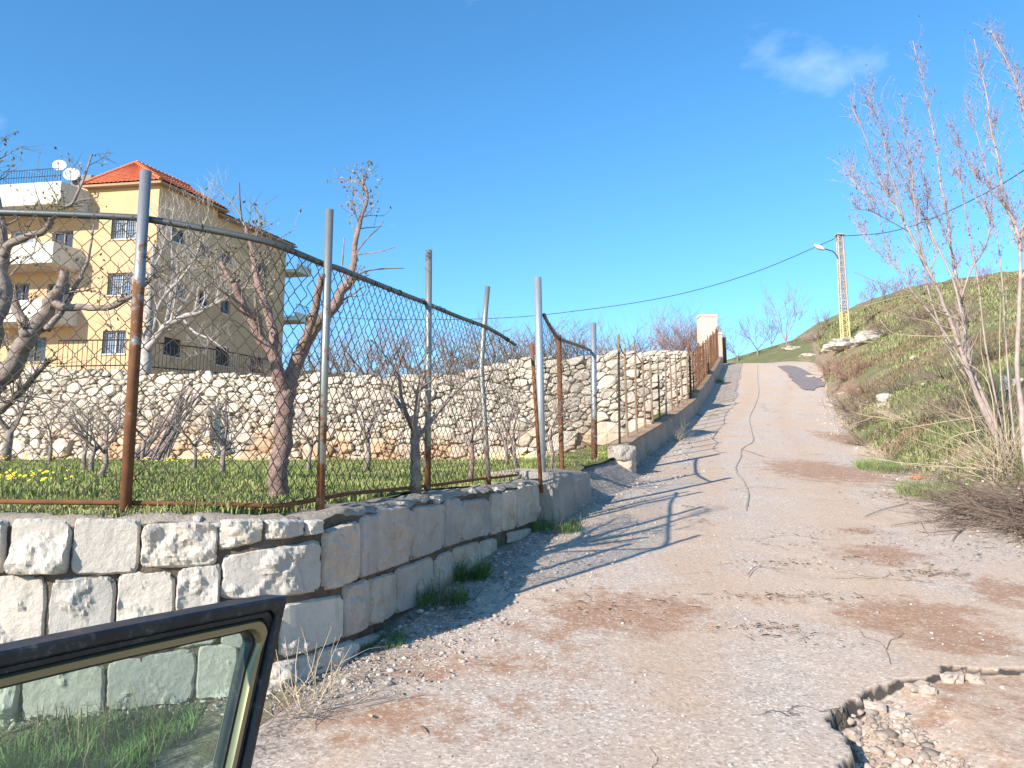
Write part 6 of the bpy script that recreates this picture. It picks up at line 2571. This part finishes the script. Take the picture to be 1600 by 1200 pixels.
def dead_weed(px, py, lab, seed, n=26, L=0.35, fn=HG):
    p = gp(px, py, fn)
    rnd = random.Random(seed)
    t = thing("dead_weed", p, lab, "weed", "dead weeds beside the walls")
    mb = MB()
    for _ in range(n):
        d = Vector((rnd.gauss(0.25, 0.55), rnd.gauss(-0.15, 0.5), rnd.uniform(0.25, 1.0)))
        o = p + Vector((rnd.gauss(0, 0.06), rnd.gauss(0, 0.06), -0.01))
        grow(mb, o, d, L * rnd.uniform(0.5, 1.2), 0.0032, 1, rnd, [], 0.6, 0.0, (1, 3), 3, 3)
    mb.build("stalks", MAT['twig_pale'], t)


dead_weed(470, 1120, "pale dead weed stalks on the gravel beside the car door", 1, 22, 0.34)
dead_weed(925, 768, "pale dead weed on the gravel in front of the gate", 4, 30, 0.3)
dead_weed(862, 800, "reddish dead weed drooping over the end of the block wall", 2, 40, 0.42)
dead_weed(1055, 690, "pale dead weed at the road edge by the kerb wall", 3, 40, 0.5)


def pebbles():
    rs = np.random.RandomState(17)
    vs_, fs_ = ico(1)
    base = np.array([tuple(v) for v in vs_])
    f = np.array(fs_)
    sets = []

    def emit(name, x, y, z, r, mat, lab):
        n = len(x)
        nv = len(base)
        k = rs.uniform(0.6, 1.25, (n, nv, 1))
        s = np.stack([r * rs.uniform(0.7, 1.4, n), r * rs.uniform(0.7, 1.3, n), r * rs.uniform(0.45, 0.9, n)], 1)
        V = base[None] * k * s[:, None, :]
        a = rs.rand(n) * 6.28
        c, sn = np.cos(a)[:, None], np.sin(a)[:, None]
        V = np.stack([V[..., 0] * c - V[..., 1] * sn, V[..., 0] * sn + V[..., 1] * c, V[..., 2]], -1)
        V += np.stack([x, y, z], 1)[:, None, :]
        F = (f[None] + (np.arange(n) * nv)[:, None, None]).reshape(-1, 3)
        o = npmesh(name, V.reshape(-1, 3), F, mat, kind="stuff")
        tag(o, lab, "gravel")
    # gutter along the wall foot
    n = 7000
    y = 3.0 + (rs.rand(n) ** 1.6) * 18
    w = rs.rand(n) ** 1.6
    xl = np.where(y < 8.5, np.interp(y, _xl_y, _xl_x), XL(y))
    x = np.maximum(xl, -3.2) + 0.06 + w * (1.0 + 0.3 * np.sin(y))
    r = np.clip(0.0035 * np.exp(rs.normal(0.35, 0.62, n)), 0.003, 0.036) * (1 + 0.03 * y)
    emit("wall_foot_gravel", x, y, road_z(x, y) + r * 0.15, r, MAT['pebble'], "loose pale gravel along the foot of the wall")
    # scattered over the road
    n = 3800
    y = 2.6 + (rs.rand(n) ** 1.6) * 16
    x = XL0(y) + 0.3 + rs.rand(n) * (XR(y) - XL0(y) + 0.3)
    k = (fbm(x, y, 23, 0.8, 3) > -0.02)
    x, y = x[k], y[k]
    r = np.clip(0.0028 * np.exp(rs.normal(0.3, 0.5, len(x))), 0.0025, 0.016) * (1 + 0.03 * y)
    emit("road_gravel", x, y, road_z(x, y) + r * 0.15, r, MAT['pebble'], "fine loose stones scattered over the road")
    # broken edge
    n = 15000
    x = rs.uniform(1.2, 4.3, n)
    y = rs.uniform(2.5, 4.5, n)
    m, d = hole_depth(x, y)
    k = (m > 0.5) & ((fbm(x, y, 29, 2.2, 3) > -0.16) | (d > -0.16))
    x, y = x[k], y[k]
    r = np.clip(0.0065 * np.exp(rs.normal(0.15, 0.72, len(x))), 0.003, 0.045)
    emit("hole_rubble", x, y, road_z(x, y) + r * 0.1, r, MAT['pebble_hole'], "rubble and stones in the broken hole of the road")
    # right verge
    n = 3000
    y = 4.0 + (rs.rand(n) ** 1.4) * 26
    x = XR(y) + rs.normal(0.1, 0.35, n)
    r = np.clip(0.006 * np.exp(rs.normal(0.3, 0.6, n)), 0.004, 0.05) * (1 + 0.02 * y)
    emit("verge_gravel", x, y, H(x, y) + 0.01 + r * 0.1, r, MAT['pebble'], "loose stones along the right edge of the road")


pebbles()


def debris():
    rs = np.random.RandomState(44)
    V = []
    for px, py, n, sx, sy in ((1220, 885, 90, 0.5, 0.12), (1340, 836, 110, 0.5, 0.25), (1225, 938, 170, 0.55, 0.12), (1190, 985, 110, 0.25, 0.08), (1460, 900, 150, 0.22, 0.12), (985, 948, 120, 0.5, 0.3), (1250, 1000, 60, 0.4, 0.2), (1380, 880, 90, 0.4, 0.25),
                              (1300, 745, 160, 0.9, 1.2), (1420, 780, 260, 0.7, 0.5), (1440, 850, 90, 0.6, 0.3), (860, 880, 200, 0.5, 0.7), (980, 760, 260, 0.5, 1.4), (700, 970, 260, 0.25, 0.6), (560, 1060, 220, 0.35, 0.4), (1540, 870, 180, 0.6, 0.4)):
        c = gp(px, py)
        x, y = c.x + rs.normal(0, sx * 0.6, n), c.y + rs.normal(0, sy * 0.6, n)
        V.append(np.stack([x, y, np.maximum(road_z(x, y), HG(x, y)) + 0.012], 1))
    P = np.concatenate(V)
    P = P[rs.rand(len(P)) < 0.5]
    n = len(P)
    a = rs.rand(n) * 6.283
    L = 0.016 * np.exp(rs.normal(0, 0.5, n))
    w = rs.uniform(0.001, 0.0032, n)
    ca, sa = np.cos(a), np.sin(a)
    q = []
    for k, (u, v) in enumerate(((-1, -1), (1, -0.6), (1, 0.6), (-1, 1))):
        q.append(P + np.stack([ca * L * u - sa * w * v, sa * L * u + ca * w * v, rs.uniform(-0.004, 0.007, n)], 1))
    q.append(P + np.stack([np.zeros(n), np.zeros(n), np.full(n, 0.008)], 1))
    VV = np.stack(q, 1).reshape(-1, 3)
    k5 = np.arange(n) * 5
    F = np.concatenate([np.stack([k5 + i, k5 + (i + 1) % 4, k5 + 4], 1) for i in range(4)])
    o = npmesh("leaf_litter", VV, F, MAT['debris'], kind="stuff")
    tag(o, "fine dark twigs and leaf litter drifted on the road", "litter")


debris()


def cobble(px, py, r, lab, seed):
    p = gp(px, py)
    z = float(road_z(np.array([p.x]), np.array([p.y]))[0])
    mb = MB()
    rock_into(mb, (0, 0, 0), (r * 1.1, r * 0.9, r * 0.6), seed, 3, 0.5)
    o = mb.build("loose_cobble", MAT['pebble_hole'], None, smooth=False)
    o.location = (p.x, p.y, z + r * 0.12)
    tag(o, lab, "stone", "cobbles in the broken road")


cobble(1362, 1092, 0.055, "dark grey cobble at the left corner of the broken road hole", 2)
cobble(1332, 1122, 0.050, "rounded cobble wedged under the broken asphalt edge", 5)
cobble(1488, 1062, 0.052, "round grey cobble at the top of the broken road hole", 8)
cobble(1440, 1082, 0.060, "flat grey cobble in the upper part of the road hole", 11)
cobble(1405, 1105, 0.040, "small pale cobble in the middle left of the road hole", 14)
cobble(1520, 1060, 0.045, "brown cobble right of the round grey cobble in the hole", 17)


def litter(px, py, s, lab, seed):
    p = gp(px, py)
    rnd = random.Random(seed)
    mb = MB()
    P = []
    for i in range(6):
        row = []
        for j in range(6):
            row.append(((i - 2.5) * s * 0.4 + rnd.gauss(0, s * 0.08), (j - 2.5) * s * 0.3 + rnd.gauss(0, s * 0.08), rnd.uniform(0, s * 0.5)))
        P.append(row)
    mb.grid(P)
    o = mb.build("crumpled_litter", MAT['litter'], None)
    o.location = p + Vector((0, 0, 0.02))
    md = o.modifiers.new("thickness", 'SOLIDIFY')
    md.thickness = 0.004
    tag(o, lab, "litter", "orange litter")


litter(1431, 750, 0.09, "crumpled orange litter on the right verge below the long shoots", 1)
litter(786, 906, 0.018, "tiny orange scrap on the gravel at the wall foot", 2)


# ------------------------------------------------------------------ open car door
def car_door():
    far = at(443, 930, 1.36)
    near = at(0, 1000, 0.955)
    near.z = far.z
    ax = (near - far)
    ax.z = 0
    ax.normalize()                                  # runs from the free edge towards the hinge
    nrm = Vector((ax.y, -ax.x, 0))                   # horizontal normal
    if nrm.dot(Vector((0, 0, 0)) - Vector((far.x, far.y, 0))) < 0:
        nrm = -nrm                                  # faces the camera
    zt = far.z
    D = lambda u, z, d: Vector((far.x, far.y, 0)) + ax * u + nrm * d + Vector((0, 0, z))
    t = thing("car_door", D(0.5, 0.30, 0), "open car door with black sealed window frame and champagne paint at lower left", "car door")

    # outline of the frame: (u, z) around, from the sill at the free edge, up round the corner, along the top to the hinge
    def pix_uz(px, py):
        a, b, c = ray(px, py)
        n = nrm
        k = (far.x * n.x + far.y * n.y) / (a * n.x + b * n.y)
        P = Vector((a * k, b * k, EYE + c * k))
        return Vector((P.x - far.x, P.y - far.y, 0)).dot(ax), P.z
    uE, zE = pix_uz(386, 1200)
    slope = uE / (zE - zt)                          # lean of the free edge
    belt = zt - 0.52
    low = 0.33
    L = 1.08

    def outline(off, rc, z_end):
        """frame line at inset off: list of (u,z); free edge -> corner -> top -> hinge side (raked like a windscreen pillar)"""
        pts = []
        ub = slope * (z_end - zt)
        pts.append((ub + off, z_end))
        zc = zt - off
        uc = slope * (zc - zt) + off
        n = 8
        pts.append((slope * (zc - rc * 2.2 - zt) + off, zc - rc * 2.2))
        for k in range(n + 1):
            q = k / n * math.pi / 2
            pts.append((uc + rc - rc * math.cos(q), zc - rc + rc * math.sin(q)))
        for k in range(1, 7):
            pts.append((uc + rc + (0.62 - rc) * k / 6, zc - 0.012 * (k / 6) ** 2))
        pts.append((L - 0.12 - off, z_end if z_end > belt else belt))
        return pts

    def sweep(name, mat, o0, o1, rc0, rc1, d0, d1, z_end, parent=t, bev=0.004):
        A, B = outline(o0, rc0, z_end), outline(o1, rc1, z_end)
        mb = MB()
        P = []
        for (a, b) in zip(A, B):
            ring = [D(a[0], a[1], d0), D(a[0], a[1], d1 - bev)]
            m0 = (a[0] + (b[0] - a[0]) * 0.18, a[1] + (b[1] - a[1]) * 0.18)
            m1 = (a[0] + (b[0] - a[0]) * 0.82, a[1] + (b[1] - a[1]) * 0.82)
            ring += [D(m0[0], m0[1], d1), D(m1[0], m1[1], d1), D(b[0], b[1], d1 - bev), D(b[0], b[1], d0), D(a[0], a[1], d0)]
            P.append(ring)
        mb.grid(P)
        o = mb.build(name, mat, parent, smooth=True)
        try:
            mod = o.modifiers.new("edges", 'EDGE_SPLIT')
            mod.split_angle = R(38)
        except Exception:
            pass
        return o
    sweep("outer_seal", MAT['rubber'], 0.0, 0.020, 0.005, 0.014, -0.034, 0.012, belt)
    sweep("seal_lip", MAT['rubber'], 0.0205, 0.031, 0.014, 0.020, -0.028, 0.004, belt)
    sweep("window_frame", MAT['paint'], 0.0315, 0.045, 0.022, 0.028, -0.032, 0.009, belt, bev=0.006)
    sweep("glass_channel", MAT['rubber'], 0.0455, 0.050, 0.026, 0.020, -0.026, -0.004, belt)
    # pane
    q = outline(0.0495, 0.018, belt)
    mb = MB()
    n = len(q)
    mb.add([D(a, z, -0.014) for a, z in q] + [D(a, z, -0.018) for a, z in q], [tuple(range(n)), tuple(range(2 * n - 1, n - 1, -1))] + [(i, (i + 1) % n, n + (i + 1) % n, n + i) for i in range(n)])
    mb.build("window_glass", MAT['glass'], t)
    # lower door: inner card and outer skin
    sec = [(belt + 0.0, -0.03, 0.05), (belt - 0.05, -0.075, 0.06), (belt - 0.25, -0.10, 0.06), (0.5, -0.09, 0.05), (low, -0.05, 0.03)]
    for nm, m, sgn in (("outer_panel", MAT['paint'], 1), ("inner_trim", MAT['rubber'], 2)):
        mb = MB()
        P = []
        for z, do, di in sec:
            ub = slope * (max(z, belt) - zt) * 1.0 + 0.0
            P.append([D(ub, z, 0.0 if sgn == 1 else 0.002), D(ub + 0.02, z, do if sgn == 1 else di), D(L - 0.02, z, do if sgn == 1 else di), D(L, z, 0.0 if sgn == 1 else 0.002)])
        mb.grid(P)
        mb.add([p for p in P[-1]], [(0, 1, 2, 3)])
        mb.add([p for p in P[0]], [(0, 1, 2, 3)])
        mb.build(nm, m, t)
    mb = MB()
    c = D(0.18, belt - 0.14, -0.125)
    mb.obox(c, ax * 0.09, nrm * 0.018, Vector((0, 0, 0.016)))
    mb.build("handle", MAT['rubber'], t)


car_door()
